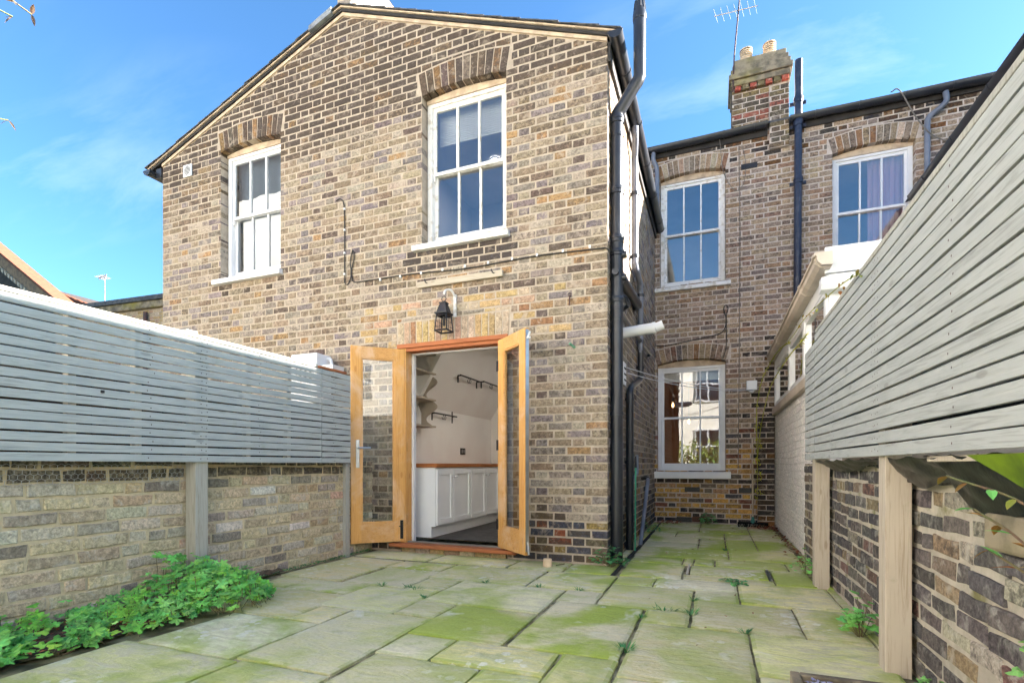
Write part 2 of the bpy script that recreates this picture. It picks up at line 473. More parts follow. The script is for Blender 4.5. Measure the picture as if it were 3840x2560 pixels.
M['lantern'] = pm('black_lantern_iron', lin(40, 40, 46), lin(74, 56, 52), 16, rough=.6, bump=.3, metal=.2, lo=.5, hi=.75)
M['bulb'] = emit('filament_bulb', (1, .55, .2), 1.2)
M['kitchen_lamp'] = emit('kitchen_bulb', (1, .93, .84), 24)
M['lamp'] = emit('lit_lamp', (1, .9, .78), 26)

# ------------------------------------------------------------------ brickwork
def clip(poly, a, b, c):
    out = []
    for i in range(len(poly)):
        p, q = poly[i], poly[(i + 1) % len(poly)]
        dp, dq = a * p[0] + b * p[1] - c, a * q[0] + b * q[1] - c
        if dp <= 0: out.append(p)
        if (dp < 0 < dq) or (dq < 0 < dp):
            k = dp / (dp - dq); out.append((p[0] + (q[0] - p[0]) * k, p[1] + (q[1] - p[1]) * k))
    return out
def area(poly): return abs(sum(poly[i][0] * poly[(i + 1) % len(poly)][1] - poly[(i + 1) % len(poly)][0] * poly[i][1] for i in range(len(poly)))) / 2

class Zone:                                     # an opening, with the arch over it if rise > 0
    def __init__(s, u0, u1, z0, z1, rise=0, ring=0, flat=False):
        s.u0, s.u1, s.z0, s.z1, s.rise, s.ring = u0, u1, z0, z1, rise, ring
        s.uc, w = (u0 + u1) / 2, u1 - u0
        if rise:
            s.R = (w * w / 4 + rise * rise) / (2 * rise); s.zc = z1 + rise - s.R
            k = (s.R + ring) / s.R
            s.a0, s.a1 = s.uc - w / 2 * k, s.uc + w / 2 * k
        else: s.a0, s.a1 = u0, u1
    def top(s, u):
        if not s.rise: return s.z1 + s.ring
        return s.zc + math.sqrt(max(.01, (s.R + s.ring + .01) ** 2 - (u - s.uc) ** 2))

def cut(rect, zones, j):
    polys = [[(rect[0], rect[2]), (rect[1], rect[2]), (rect[1], rect[3]), (rect[0], rect[3])]]
    for z in zones:
        new = []
        for P in polys:
            a, b = min(p[0] for p in P), max(p[0] for p in P)
            c, d = min(p[1] for p in P), max(p[1] for p in P)
            zt = max(z.top(max(a, z.a0)), z.top(min(b, z.a1)), z.top(z.uc) if a < z.uc < b else 0) if b > z.a0 and a < z.a1 else 0
            # body of the opening
            parts = []
            lo_u0, lo_u1 = (z.a0, z.a1) if c > z.z1 - .02 and z.ring else (z.u0, z.u1)
            if b <= lo_u0 + .004 or a >= lo_u1 - .004 or d <= z.z0 + .01 or c >= zt - .008:
                new.append(P); continue
            if a < lo_u0 - .03: parts.append(clip(P, 1, 0, lo_u0 if not z.ring or c <= z.z1 - .02 else lo_u0 - j))
            if b > lo_u1 + .03: parts.append(clip(P, -1, 0, -(lo_u1 if not z.ring or c <= z.z1 - .02 else lo_u1 + j)))
            Q = clip(clip(P, 1, 0, lo_u1), -1, 0, -lo_u0)
            if Q and d > min(z.top(max(a, z.a0)), z.top(min(b, z.a1))) + .02:
                uA, uB = max(a, z.a0), min(b, z.a1)
                zA, zB = z.top(uA) + j * .6, z.top(uB) + j * .6
                m = (zB - zA) / max(1e-4, uB - uA)
                Q2 = clip(Q, m, -1, m * uA - zA)
                if Q2: parts.append(Q2)
            if Q and c < z.z0 - .02:
                Q3 = clip(Q, 0, 1, z.z0)
                if Q3: parts.append(Q3)
            new += [p for p in parts if len(p) > 2]
        polys = new
    return [P for P in polys if len(P) > 2 and area(P) > .0006]

def brick_geo(poly, fn, out, depth, rough, rnd):
    """front face, chamfer and sides of one brick; fn(u, v, d) with d measured outwards"""
    pts = []
    n = len(poly)
    for i in range(n):
        p, q = poly[i], poly[(i + 1) % n]
        pts.append((p[0] + rnd(-rough, rough), p[1] + rnd(-rough, rough)))
        L = math.hypot(q[0] - p[0], q[1] - p[1])
        if L > .09:
            k = rnd(.35, .65)
            pts.append((p[0] + (q[0] - p[0]) * k + rnd(-rough, rough), p[1] + (q[1] - p[1]) * k + rnd(-rough, rough)))
    m = len(pts)
    cu, cv = sum(p[0] for p in pts) / m, sum(p[1] for p in pts) / m
    ch = .0045
    vs = []
    tu, tv = rnd(-.006, .006), rnd(-.01, .01)
    for d, k in ((out, ch), (out - ch, 0), (-depth, 0)):
        for p in pts:
            du, dv = cu - p[0], cv - p[1]
            L = math.hypot(du, dv) or 1
            ddu, ddv = (math.copysign(min(k, abs(du)), du), math.copysign(min(k, abs(dv)), dv))
            e = ((p[0] - cu) * tu + (p[1] - cv) * tv) if d > 0 else 0
            vs.append(fn(p[0] + ddu, p[1] + ddv, d + e))
    fs = [tuple(range(m))]
    for r in (0, 1):
        for i in range(m):
            j = (i + 1) % m
            fs.append((r * m + j, r * m + i, r * m + m + i, r * m + m + j))
    return vs, fs

def flemish(u0, u1, v0, v1, course, S, H, j, rnd, start=0, bond='flemish', wav=.003):
    nrow = int(math.ceil((v1 - v0) / course - 1e-6))
    ph = [rnd(0, 6.3) for _ in range(4)]
    for r in range(nrow):
        zb = v0 + r * course
        if bond == 'flemish':
            pat = [S, H]; off = (S + H) / 2 * (r % 2) + start; per = S + H
            k = (r % 2)
        elif bond == 'stretcher':
            pat = [S]; off = S / 2 * (r % 2) + start; per = S
        else:                                    # old walls: mostly stretchers, odd headers
            pat = None; off = rnd(0, S)
        u = u0 - off
        i = 0
        while u < u1 - .004:
            if pat is None: L = (S if rnd(0, 1) < .72 else H) * rnd(.95, 1.05)
            else: L = pat[i % len(pat)] * (1 + rnd(-.03, .03) * 0)
            if u1 - (u + L) < .05: L = u1 - u + .001
            a, b = max(u, u0), min(u + L, u1)
            if b - a > .03:
                w = wav * (math.sin(u * 1.7 + ph[0] + r * .35) + .6 * math.sin(u * 4.1 + ph[1] + r * .8))
                g = j / 2
                yield (a + (g if a > u0 else 0), b - (g if b < u1 else 0), zb + g + w + rnd(-.0016, .0016), min(zb + course - g + w + rnd(-.0016, .0016), v1))
            u += L; i += 1

class Wall:
    """collects the bricks of one thing; the ones that show largest become objects, the rest one mass"""
    def __init__(s): s.items = []
    def add(s, poly, fn, col, part, mat, out=.006, depth=.03, rough=.0022):
        vs, fs = brick_geo(poly, fn, out, depth, rough, U)
        cu, cv = sum(p[0] for p in poly) / len(poly), sum(p[1] for p in poly) / len(poly)
        c = fn(cu, cv, 0)
        s.items.append((area(poly) * shown(c) * s.face(fn, cu, cv, c), vs, fs, col, part, mat))
    def face(s, fn, cu, cv, c):
        q = fn(cu, cv, 1)
        n = Vector(q) - Vector(c)
        w = Vector((0, 0, CAMZ)) - Vector(c)
        return max(0, n.normalized().dot(w.normalized()))
    def finish(s, limit=300):
        s.items.sort(key=lambda i: -i[0])
        rest = {}
        for k, (sz, vs, fs, col, part, mat) in enumerate(s.items):
            if k < limit and sz > 0:
                b = MB(); b.add(vs, fs, col); b.build('brick', mat, part)
            else:
                key = (part.name, mat.name)
                rest.setdefault(key, (MB(), part, mat))[0].add(vs, fs, col)
        for b, part, mat in rest.values():
            b.build('brickwork', mat, part, kind='stuff')

def face_fn(kind, k):
    """wall frames: u along the wall, v up, d outwards"""
    if kind == '-y': return lambda u, v, d: (u, k - d, v)
    if kind == '+x': return lambda u, v, d: (k + d, u, v)
    if kind == '-x': return lambda u, v, d: (k - d, -u, v)      # u runs along -Y
    if kind == '+y': return lambda u, v, d: (-u, k + d, v)
def backing(name, fn, u0, u1, z0, topfn, zones, mat, parent, thick=.12, breaks=()):
    """the mortar body of a wall round its openings"""
    b = MB()
    us = sorted({u0, u1, *[x for z in zones for x in (z.u0, z.u1) if u0 < x < u1], *[x for x in breaks if u0 < x < u1]})
    for a, c in zip(us, us[1:]):
        mid = (a + c) / 2
        spans = sorted([(z.z0, z.z1 + z.rise) for z in zones if z.u0 < mid < z.u1])
        lo = z0
        segs = []
        for s0, s1 in spans:
            if s0 > lo: segs.append((lo, lo, s0, s0))
            lo = s1
        segs.append((lo, lo, topfn(a), topfn(c)))
        for s in segs:
            b.prism([(a, s[0]), (c, s[1]), (c, s[3]), (a, s[2])], fn, -thick, 0)
    return b.build(name, mat, parent)

def voussoirs(W, z, fn, colfn, part, mat, out=.006, depth=.10, t=.076, j=.011):
    phi = math.asin((z.u1 - z.u0) / 2 / z.R)
    n = max(5, round(2 * phi * z.R / t))
    for i in range(n):
        a0, a1 = -phi + 2 * phi * i / n, -phi + 2 * phi * (i + 1) / n
        g = j / 2 / z.R
        # fan a little more than the true arc, as a gauged brick arch does
        P = [(z.uc + z.R * math.sin(a0 + g), z.zc + z.R * math.cos(a0 + g)), (z.uc + z.R * math.sin(a1 - g), z.zc + z.R * math.cos(a1 - g)),
             (z.uc + (z.R + z.ring) * math.sin(a1 - g), z.zc + (z.R + z.ring) * math.cos(a1 - g)), (z.uc + (z.R + z.ring) * math.sin(a0 + g), z.zc + (z.R + z.ring) * math.cos(a0 + g))]
        W.add(P, fn, colfn(P), part, mat, out, depth)

def dim(pal, k): return [(w, tuple(x * k for x in c)) for w, c in pal]
def pick(pal):
    r = U(0, sum(w for w, _ in pal))
    for w, c in pal:
        r -= w
        if r <= 0: return c
    return pal[-1][1]
def ss(a, b, x):
    t_ = max(0, min(1, (x - a) / (b - a))); return t_ * t_ * (3 - 2 * t_)

# ------------------------------------------------------------------ the setting: ground, paving
g = MB(); g.box(-150, 150, -120, 180, -.6, -.16)
g.build('ground', M['ground'], kind='structure')
g = MB(); g.box(-3.5, .95, -2.5, 8.5, -.15, -.017)
paving = g.build('paving', M['joint'], kind='structure')
tag(paving, 'mossy sandstone slabs paving the yard and side passage')
SLABS = [
    # rows by the house
    (-3.30, -2.70, 3.22, 4.13), (-2.70, -2.15, 3.80, 4.13), (-2.66, -2.11, 3.20, 3.80), (-2.15, -1.305, 3.57, 4.14), (-1.305, -.725, 3.59, 4.18),
    (-2.11, -1.815, 3.25, 3.57), (-1.815, -.99, 2.955, 3.58), (-.985, -.72, 3.285, 3.59), (-2.11, -1.815, 3.17, 3.25),
    (-3.21, -2.94, 2.90, 3.21), (-2.94, -2.385, 2.90, 3.20), (-3.02, -2.325, 2.31, 2.90), (-2.385, -1.815, 2.62, 3.18),
    (-1.815, -1.535, 2.64, 2.955), (-1.535, -.985, 2.36, 2.955), (-.97, -.41, 2.38, 3.285), (-2.325, -2.08, 2.315, 2.61),
    (-2.08, -1.525, 1.765, 2.63), (-2.72, -2.08, 1.735, 2.31), (-1.525, -1.225, 2.06, 2.355), (-1.225, -.68, 2.07, 2.365),
    (-1.50, -.955, 1.46, 2.06), (-.955, -.675, 1.50, 2.07), (-.675, -.405, 1.62, 2.38), (-2.80, -2.02, 1.15, 1.735), (-2.02, -1.51, 1.20, 1.755),
    (-1.50, -.955, .85, 1.45), (-.955, -.40, .95, 1.49), (-2.80, -2.10, .55, 1.14), (-2.10, -1.51, .60, 1.19), (-.66, -.41, 1.50, 1.61),
    (-.40, .165, 2.20, 3.00), (.165, .74, 2.43, 3.02), (-.40, -.135, 3.0, 3.295), (-.13, .44, 3.025, 3.62), (.44, .74, 3.03, 3.655),
    (-.72, -.14, 3.295, 3.90), (-.135, .15, 3.60, 3.93), (.15, .74, 3.655, 4.28), (-.72, -.43, 3.90, 4.19), (-.43, .15, 3.925, 4.235),
    (-.40, .165, 1.55, 2.19), (.17, .76, 1.82, 2.42), (-.40, .18, .95, 1.54), (.19, .78, 1.1, 1.81), (-.40, .8, .3, .94), (-1.5, -.41, .25, .84), (-2.8, -1.51, .0, .54),
    # side passage
    (-.735, -.245, 4.24, 4.86), (-.24, .42, 4.25, 4.43), (.425, .70, 4.30, 4.87), (-.74, -.28, 4.87, 5.225), (-.18, -.005, 4.89, 5.25), (.0, .58, 4.89, 5.27), (.585, .735, 4.88, 5.28),
    (-.275, -.185, 4.89, 5.22), (-.75, .12, 5.235, 5.82), (.125, .74, 5.285, 5.90), (-.755, -.175, 5.83, 6.25), (-.755, -.175, 6.26, 6.71), (-.17, .105, 5.85, 6.71), (.11, .415, 5.91, 6.55),
    (.42, .75, 5.91, 6.55), (-.765, -.47, 6.72, 7.29), (-.465, .105, 6.73, 7.33), (.11, .415, 6.56, 7.22), (.42, .76, 6.56, 7.21), (-.77, -.205, 7.30, 7.85), (-.20, .415, 7.34, 7.90),
    (.42, .77, 7.22, 7.92), (-.78, -.20, 7.86, 8.37), (-.195, .42, 7.91, 8.37), (.425, .775, 7.93, 8.37),
    # strip along the house and beside the drain slot
    (-3.3, -2.5, 4.16, 4.55), (-2.49, -1.7, 4.17, 4.56), (-1.69, -1.2, 4.18, 4.56), (-1.19, -.79, 4.20, 4.56),
    (-.885, -.80, 4.22, 5.2), (-.885, -.80, 5.21, 6.3), (-.885, -.80, 6.31, 7.4), (-.885, -.80, 7.41, 8.3),
    (.745, .80, 3.0, 4.3), (.76, .80, 4.31, 5.6), (.785, .82, 5.61, 7.0),
]
PALS = [(4, lin(230, 218, 164)), (3, lin(218, 210, 156)), (2, lin(234, 226, 192)), (2, lin(222, 214, 178)), (1, lin(206, 200, 156))]
def slab(x0, x1, y0, y1, top=0, col=None):
    gap = .0062
    x0, x1, y0, y1 = x0 + gap, x1 - gap, y0 + gap, y1 - gap
    def ticks(a, c):
        n_ = max(1, round((c - a - .036) / .08)) if c - a > .06 else 0
        return [a] + ([a + .018 + (c - a - .036) * i / n_ for i in range(n_ + 1)] if n_ else []) + [c]
    gx, gy = ticks(x0, x1), ticks(y0, y1)
    nx, ny = len(gx) - 1, len(gy) - 1
    wet = ss(3.6, 5.0, (y0 + y1) / 2)
    col = col or (*mixc(jit(pick(PALS), .14), lin(150, 164, 84), wet * U(.1, .6)), min(1, U(0, 1) + wet * .5))
    rimc = (col[0] * .72, col[1] * .77, col[2] * .64, min(1, col[3] + .4))
    fc_ = []
    ox, oy = U(0, 90), U(0, 90)
    tx, ty = U(-.004, .004), U(-.004, .004)
    vs, fs = [], []
    for j_ in range(ny + 1):
        for i in range(nx + 1):
            x, y = gx[i], gy[j_]
            ed = i in (0, nx) or j_ in (0, ny)
            n_ = noise.noise(Vector((x * 3 + ox, y * 3 + oy, 0))) * .003 + noise.noise(Vector((x * 9 + ox, y * 9 + oy, 3))) * .0014
            if ed:
                k = noise.noise(Vector((x * 14, y * 14, 5))) * .006
                x += k if i in (0, nx) else 0; y += k if j_ in (0, ny) else 0
            vs.append((x, y, top + n_ + tx * (i / nx - .5) + ty * (j_ / ny - .5) - (.005 if ed else 0)))
    W_ = nx + 1
    for j_ in range(ny):
        for i in range(nx):
            fs.append((j_ * W_ + i, j_ * W_ + i + 1, (j_ + 1) * W_ + i + 1, (j_ + 1) * W_ + i))
            fc_.append(rimc if (i in (0, nx - 1) or j_ in (0, ny - 1)) and noise.noise(Vector((gx[i] * 5, gy[j_] * 5, 2))) > -.25 else col)
    rim = [i for i in range(W_)] + [j_ * W_ + nx for j_ in range(1, ny + 1)] + [ny * W_ + i for i in range(nx - 1, -1, -1)] + [j_ * W_ for j_ in range(ny - 1, 0, -1)]
    b0 = len(vs)
    vs += [(vs[i][0], vs[i][1], -.03) for i in rim]
    for k in range(len(rim)):
        k2 = (k + 1) % len(rim)
        fs.append((rim[k], b0 + k, b0 + k2, rim[k2]))
    b = MB(); b.add(vs, fs, rimc); b.c[:len(fc_)] = fc_
    return b.build('slab', M['slab'], paving, smooth=True)
for s in SLABS: slab(*s)
slab(.42, .78, 7.93, 8.372, .002, (*lin(186, 130, 96), 0))
# drain slot beside the house
b = MB(); b.box(-.797, -.762, 4.21, 8.3, -.02, -.009); b.box(-3.3, -.80, 4.142, 4.160, -.02, -.009)
b.build('drain_slot', M['dark_gap'], paving)
# recessed inspection cover
cov = thing('inspection_cover', 'slab-filled inspection cover with thin steel rims in passage paving', 'manhole', (.1, 4.66, 0))
slab_o = slab(-.20, .39, 4.455, 4.86, .001); slab_o.name = 'infill_slab'; slab_o.parent = cov; slab_o.matrix_parent_inverse = Matrix.Translation(-Vector((.1, 4.66, 0)))
for x in (-.215, .405):
    b = MB(); b.box(x - .009, x + .009, 4.45, 4.87, -.02, .004); b.build('rim', M['steel'], cov)

# soil strip under the left wall
b = MB(); vs = []; fs = []
ny = 60
for j_ in range(ny + 1):
    y = .0 + 3.3 * j_ / ny
    xe = -2.88 - .45 * ss(2.0, 2.9, y) - .04 * noise.noise(Vector((y * 4, 0, 0)))
    for i in range(7):
        x = -3.42 + (xe + 3.42) * i / 6
        vs.append((x, y, .008 + .03 * noise.noise(Vector((x * 9, y * 9, 0))) * (i < 6) + .02 * (1 - i / 6)))
for j_ in range(ny):
    for i in range(6): fs.append((j_ * 7 + i, j_ * 7 + i + 1, j_ * 7 + i + 8, j_ * 7 + i + 7))
b.add(vs, fs); b.build('soil', M['soil'], kind='structure', smooth=True)

# ------------------------------------------------------------------ main house
HX0, HX1, HY = -6.69, -.893, 4.59
AX, AZ, EL, ER = -3.79, 5.80, 4.76, 4.655
def gable(x): return EL + (AZ - EL) * (x - HX0) / (AX - HX0) if x < AX else AZ + (ER - AZ) * (x - AX) / (HX1 - AX)
house = thing('brick_house', 'yellow stock brick house wing with shallow gable and open garden doors', 'house', ((HX0 + HX1) / 2, HY, 0))
fr_fn = face_fn('-y', HY)
Zr = Zone(-2.80, -1.865, 3.15, 4.66, .042, .235)
Zl = Zone(-5.65, -4.69, 3.17, 4.72, .042, .235)
Zd = Zone(-3.055, -1.855, -.05, 2.13, 0, 0)
zones = [Zr, Zl, Zd]
wall_f = backing('front_wall', fr_fn, HX0, HX1, -.1, gable, zones, M['mortar_house'], house, .12, (AX,))
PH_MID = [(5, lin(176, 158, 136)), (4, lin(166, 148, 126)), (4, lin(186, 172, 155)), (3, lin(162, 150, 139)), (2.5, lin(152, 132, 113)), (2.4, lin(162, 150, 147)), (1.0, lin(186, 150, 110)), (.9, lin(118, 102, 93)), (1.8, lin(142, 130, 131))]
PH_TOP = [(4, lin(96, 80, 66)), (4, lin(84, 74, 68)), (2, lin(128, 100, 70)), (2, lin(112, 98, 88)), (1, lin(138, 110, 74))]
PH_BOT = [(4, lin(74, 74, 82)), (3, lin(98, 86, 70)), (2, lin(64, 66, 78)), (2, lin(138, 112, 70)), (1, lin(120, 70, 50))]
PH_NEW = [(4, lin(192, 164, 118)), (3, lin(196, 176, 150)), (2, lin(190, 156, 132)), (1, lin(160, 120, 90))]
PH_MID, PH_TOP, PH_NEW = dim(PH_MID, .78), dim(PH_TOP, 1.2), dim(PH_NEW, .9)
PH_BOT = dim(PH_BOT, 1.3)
HW = Wall()
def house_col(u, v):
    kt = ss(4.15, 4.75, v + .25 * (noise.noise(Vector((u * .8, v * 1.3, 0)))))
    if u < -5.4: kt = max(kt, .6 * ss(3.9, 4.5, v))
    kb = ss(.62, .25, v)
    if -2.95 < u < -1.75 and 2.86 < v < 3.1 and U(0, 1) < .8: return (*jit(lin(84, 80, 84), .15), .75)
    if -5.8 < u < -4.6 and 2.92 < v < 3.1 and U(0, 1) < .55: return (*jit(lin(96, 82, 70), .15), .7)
    if -3.5 < u < -1.3 and 2.1 < v < 2.6 and U(0, 1) < .55: return (*jit(pick(PH_NEW), .1), .05)
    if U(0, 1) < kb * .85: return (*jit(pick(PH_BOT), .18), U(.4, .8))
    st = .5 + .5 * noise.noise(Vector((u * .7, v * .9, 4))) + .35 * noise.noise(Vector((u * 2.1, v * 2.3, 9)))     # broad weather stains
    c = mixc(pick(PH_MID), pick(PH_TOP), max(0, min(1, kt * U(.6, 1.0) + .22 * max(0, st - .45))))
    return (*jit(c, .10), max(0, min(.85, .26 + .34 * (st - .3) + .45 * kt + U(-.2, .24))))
CO, ST, HD, JT = .0755, .234, .1195, .0150
sold = Zone(-3.09, -1.83, 2.135, 2.135, 0, .235)
sold.z1 = 2.135
gl, gr = (EL - AZ) / (HX0 - AX), (ER - AZ) / (HX1 - AX)
for rc in flemish(HX0, HX1, 0, 5.85, CO, ST, HD, JT, U, start=.06):
    if rc[2] > gable((rc[0] + rc[1]) / 2): continue
    for P in cut(rc, zones + [sold], JT):
        P = clip(P, -gl, 1, AZ - gl * AX - .012); P = clip(P, -gr, 1, AZ - gr * AX - .012) if P else P
        if len(P) < 3 or area(P) < .0008: continue
        cu, cv = sum(p[0] for p in P) / len(P), sum(p[1] for p in P) / len(P)
        edge = any(abs(p[0] - z.u0) < .02 or abs(p[0] - z.u1) < .02 for p in P for z in zones if z.z0 - .1 < p[1] < z.z1 + .05)
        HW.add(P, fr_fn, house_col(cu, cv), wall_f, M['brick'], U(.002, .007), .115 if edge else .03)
for z in (Zr, Zl): voussoirs(HW, z, fr_fn, lambda P: (*jit(pick(PH_TOP), .2), U(.4, .7)), wall_f, M['brick'])
for i in range(17):                                   # brick soldiers over the door
    a = -3.09 + 1.26 * i / 17
    HW.add([(a + .006, 2.137), (a + 1.26 / 17 - .006, 2.137), (a + 1.26 / 17 - .006, 2.362), (a + .006, 2.362)], fr_fn, (*jit(pick(PH_NEW), .12), U(0, .3)), wall_f, M['brick'], .006, .11)
# side wall of the wing
sd_fn = face_fn('+x', HX1)
wall_s = backing('side_wall', sd_fn, HY + .123, 8.45, -.1, lambda u: 4.58, [], M['mortar_house'], house, .12)
for rc in flemish(HY + .001, 8.45, 0, 4.56, CO, ST, HD, JT, U, start=.17):
    cu, cv = (rc[0] + rc[1]) / 2, (rc[2] + rc[3]) / 2
    c = house_col(-3.5, cv) if cv < 4.0 else (*jit(pick(PH_MID), .15), U(0, .3))
    HW.add([(rc[0], rc[2]), (rc[1], rc[2]), (rc[1], rc[3]), (rc[0], rc[3])], sd_fn, c, wall_s, M['brick'], U(.002, .007))
HW.finish(300)
# left and back of the wing, so that it is a closed body
b = MB(); b.box(HX0, HX0 + .12, HY + .125, 8.6, -.1, EL - .02); b.build('flank_wall', M['mortar_house'], house)

# roof: two slopes, slate courses along the verge, mortar undercloak
def slope_pts(side):
    return ((HX0 - .22, EL - .08), (AX, AZ)) if side < 0 else ((HX1 + .10, ER - .04), (AX, AZ))
for side in (-1, 1):
    (xe, ze), (xa, za) = slope_pts(side)
    m = (za - ze) / (xa - xe)
    zl_ = lambda x, off: za + m * (x - xa) + off
    def strip(name, o0, o1, y0, y1, mat, x0=xe, x1=xa):
        b_ = MB(); b_.prism([(x0, zl_(x0, o0)), (x1, zl_(x1, o0)), (x1, zl_(x1, o1)), (x0, zl_(x0, o1))], lambda a, c, d: (a, d, c), y0, y1)
        return b_.build(name, mat, house)
    lo = HX0 if side < 0 else HX1
    strip('mortar_fillet', -.004, .030, HY - .018, HY + .1, M['fillet'], lo, xa)
    strip('verge_shade_band', .032, .064, HY - .036, HY + .1, M['dark_gap'])  # dark band stands for the soffit shadow under the verge
    strip('undercloak', .066, .080, HY - .05, HY + .1, M['fillet'])
    rf = strip('roof', .082, .095, HY + .16, 8.6, M['slate'])
    n = 16
    for i in range(n):
        f0, f1 = i / n, (i + 1) / n
        x0, x1 = xe + (xa - xe) * f0 - (.03 if side < 0 else -.03), xe + (xa - xe) * f1
        b = MB(); k = U(0, .012)
        b.prism([(x0, zl_(x0, .090)), (x1, zl_(x1, .082)), (x1, zl_(x1, .090)), (x0, zl_(x0, .101))], lambda a, c, d: (a, d, c), HY - .062 - k, HY + .158)
        b.build('slate', M['slate'], rf)
# ridge stack at the gable
b = MB(); b.box(AX - .10, AX + .09, HY + .02, HY + 1.0, AZ - .25, AZ + .75)
st_b = b.build('chimney_stack', M['mortar_house'], house)
CW = Wall()
c_fn = face_fn('-y', HY + .02); c2_fn = face_fn('+x', AX + .09)
for fn_, u0, u1 in ((c_fn, AX - .10, AX + .09), (c2_fn, HY + .02, HY + 1.0)):
    for rc in flemish(u0, u1, AZ - .02, AZ + .74, CO, ST, HD, JT, U, start=.05):
        if fn_ is c_fn and rc[2] < AZ + .06: continue
        CW.add([(rc[0], rc[2]), (rc[1], rc[2]), (rc[1], rc[3]), (rc[0], rc[3])], fn_, (*jit(pick(PH_MID), .15), U(.1, .5)), st_b, M['brick'])
CW.finish(60)
b = MB(); b.prism([(AX - .11, AZ + .02), (AX - .42, AZ - .09), (AX - .42, AZ - .03), (AX - .11, AZ + .085)], lambda a, c, d: (a, d, c), HY - .075, HY + .3)
b.build('lead_flashing', M['lead'], st_b)
b = MB(); b.box(AX + .098, AX + .108, HY - .02, HY + 1.0, AZ - .02, AZ + .12)
b.build('lead_flashing', M['lead'], st_b)

# gutters of the wing
def gutter(name, p0, p1, r, mat, parent, up=(0, 0, 1), capm=None, brackets=4):
    """half-round gutter between two points"""
    P0, P1 = Vector(p0), Vector(p1)
    t_ = (P1 - P0).normalized(); sd = t_.cross(Vector(up)).normalized(); u_ = Vector(up)
    n = 10
    vs = []
    for p in (P0, P1):
        for rr in (r, r - .005):
            for k in range(n + 1):
                a = math.pi + math.pi * k / n
                vs.append(p + sd * math.cos(a) * rr + u_ * math.sin(a) * rr)
    m = n + 1
    fs = []
    for k in range(n):
        fs.append((k, k + 1, 2 * m + k + 1, 2 * m + k)); fs.append((m + k + 1, m + k, 3 * m + k, 3 * m + k + 1))
    for e in (0, n): fs.append((e, m + e, 3 * m + e, 2 * m + e))
    b_ = MB(); b_.add(vs, fs)
    for p, s_ in ((P0, -1), (P1, 1)):
        q = p + t_ * .006 * s_
        vv = []
        for pp in (p - t_ * .02 * s_, q):
            for k in range(n + 1):
                a = math.pi + math.pi * k / n
                vv.append(pp + sd * math.cos(a) * (r + .004) + u_ * math.sin(a) * (r + .004))
        ff = [tuple(range(m)), tuple(range(m, 2 * m))] + [(k, k + 1, m + k + 1, m + k) for k in range(n)] + [(n, 0, m, 2 * m - 1)]
        b_.add(vv, ff)
    o = b_.build(name, mat, parent, smooth=True)
    for i in range(brackets):
        p = P0 + (P1 - P0) * ((i + .6) / brackets)
        c_ = MB(); vv = []
        for pp in (p, p + t_ * .022):
            for rr in (r + .001, r + .007):
                for k in range(n + 1):
                    a = math.pi + math.pi * k / n
                    vv.append(pp + sd * math.cos(a) * rr + u_ * math.sin(a) * rr)
        ff = []
        for k in range(n):
            ff += [(m + k, m + k + 1, 3 * m + k + 1, 3 * m + k), (k, k + 1, m + k + 1, m + k), (2 * m + k + 1, 2 * m + k, 3 * m + k, 3 * m + k + 1)]
        c_.add(vv, ff); c_.build('bracket', mat, o)
    return o
b = MB(); b.box(HX1 + .006, HX1 + .03, HY - .01, 8.44, 4.47, 4.64); b.build('fascia', M['dark_gap'], house)
gutter('gutter', (HX1 + .085, HY - .10, 4.655), (HX1 + .085, 8.42, 4.60), .062, M['pvc_black'], house, brackets=5)
gutter('gutter', (HX0 - .16, 8.3, 4.70), (HX0 - .16, HY - .10, 4.70), .062, M['pvc_black'], house, brackets=3)
b = MB(); b.box(HX0 - .10, HX0 - .005, HY - .02, 8.4, 4.62, 4.74); b.build('fascia', M['pvc_black'], house)

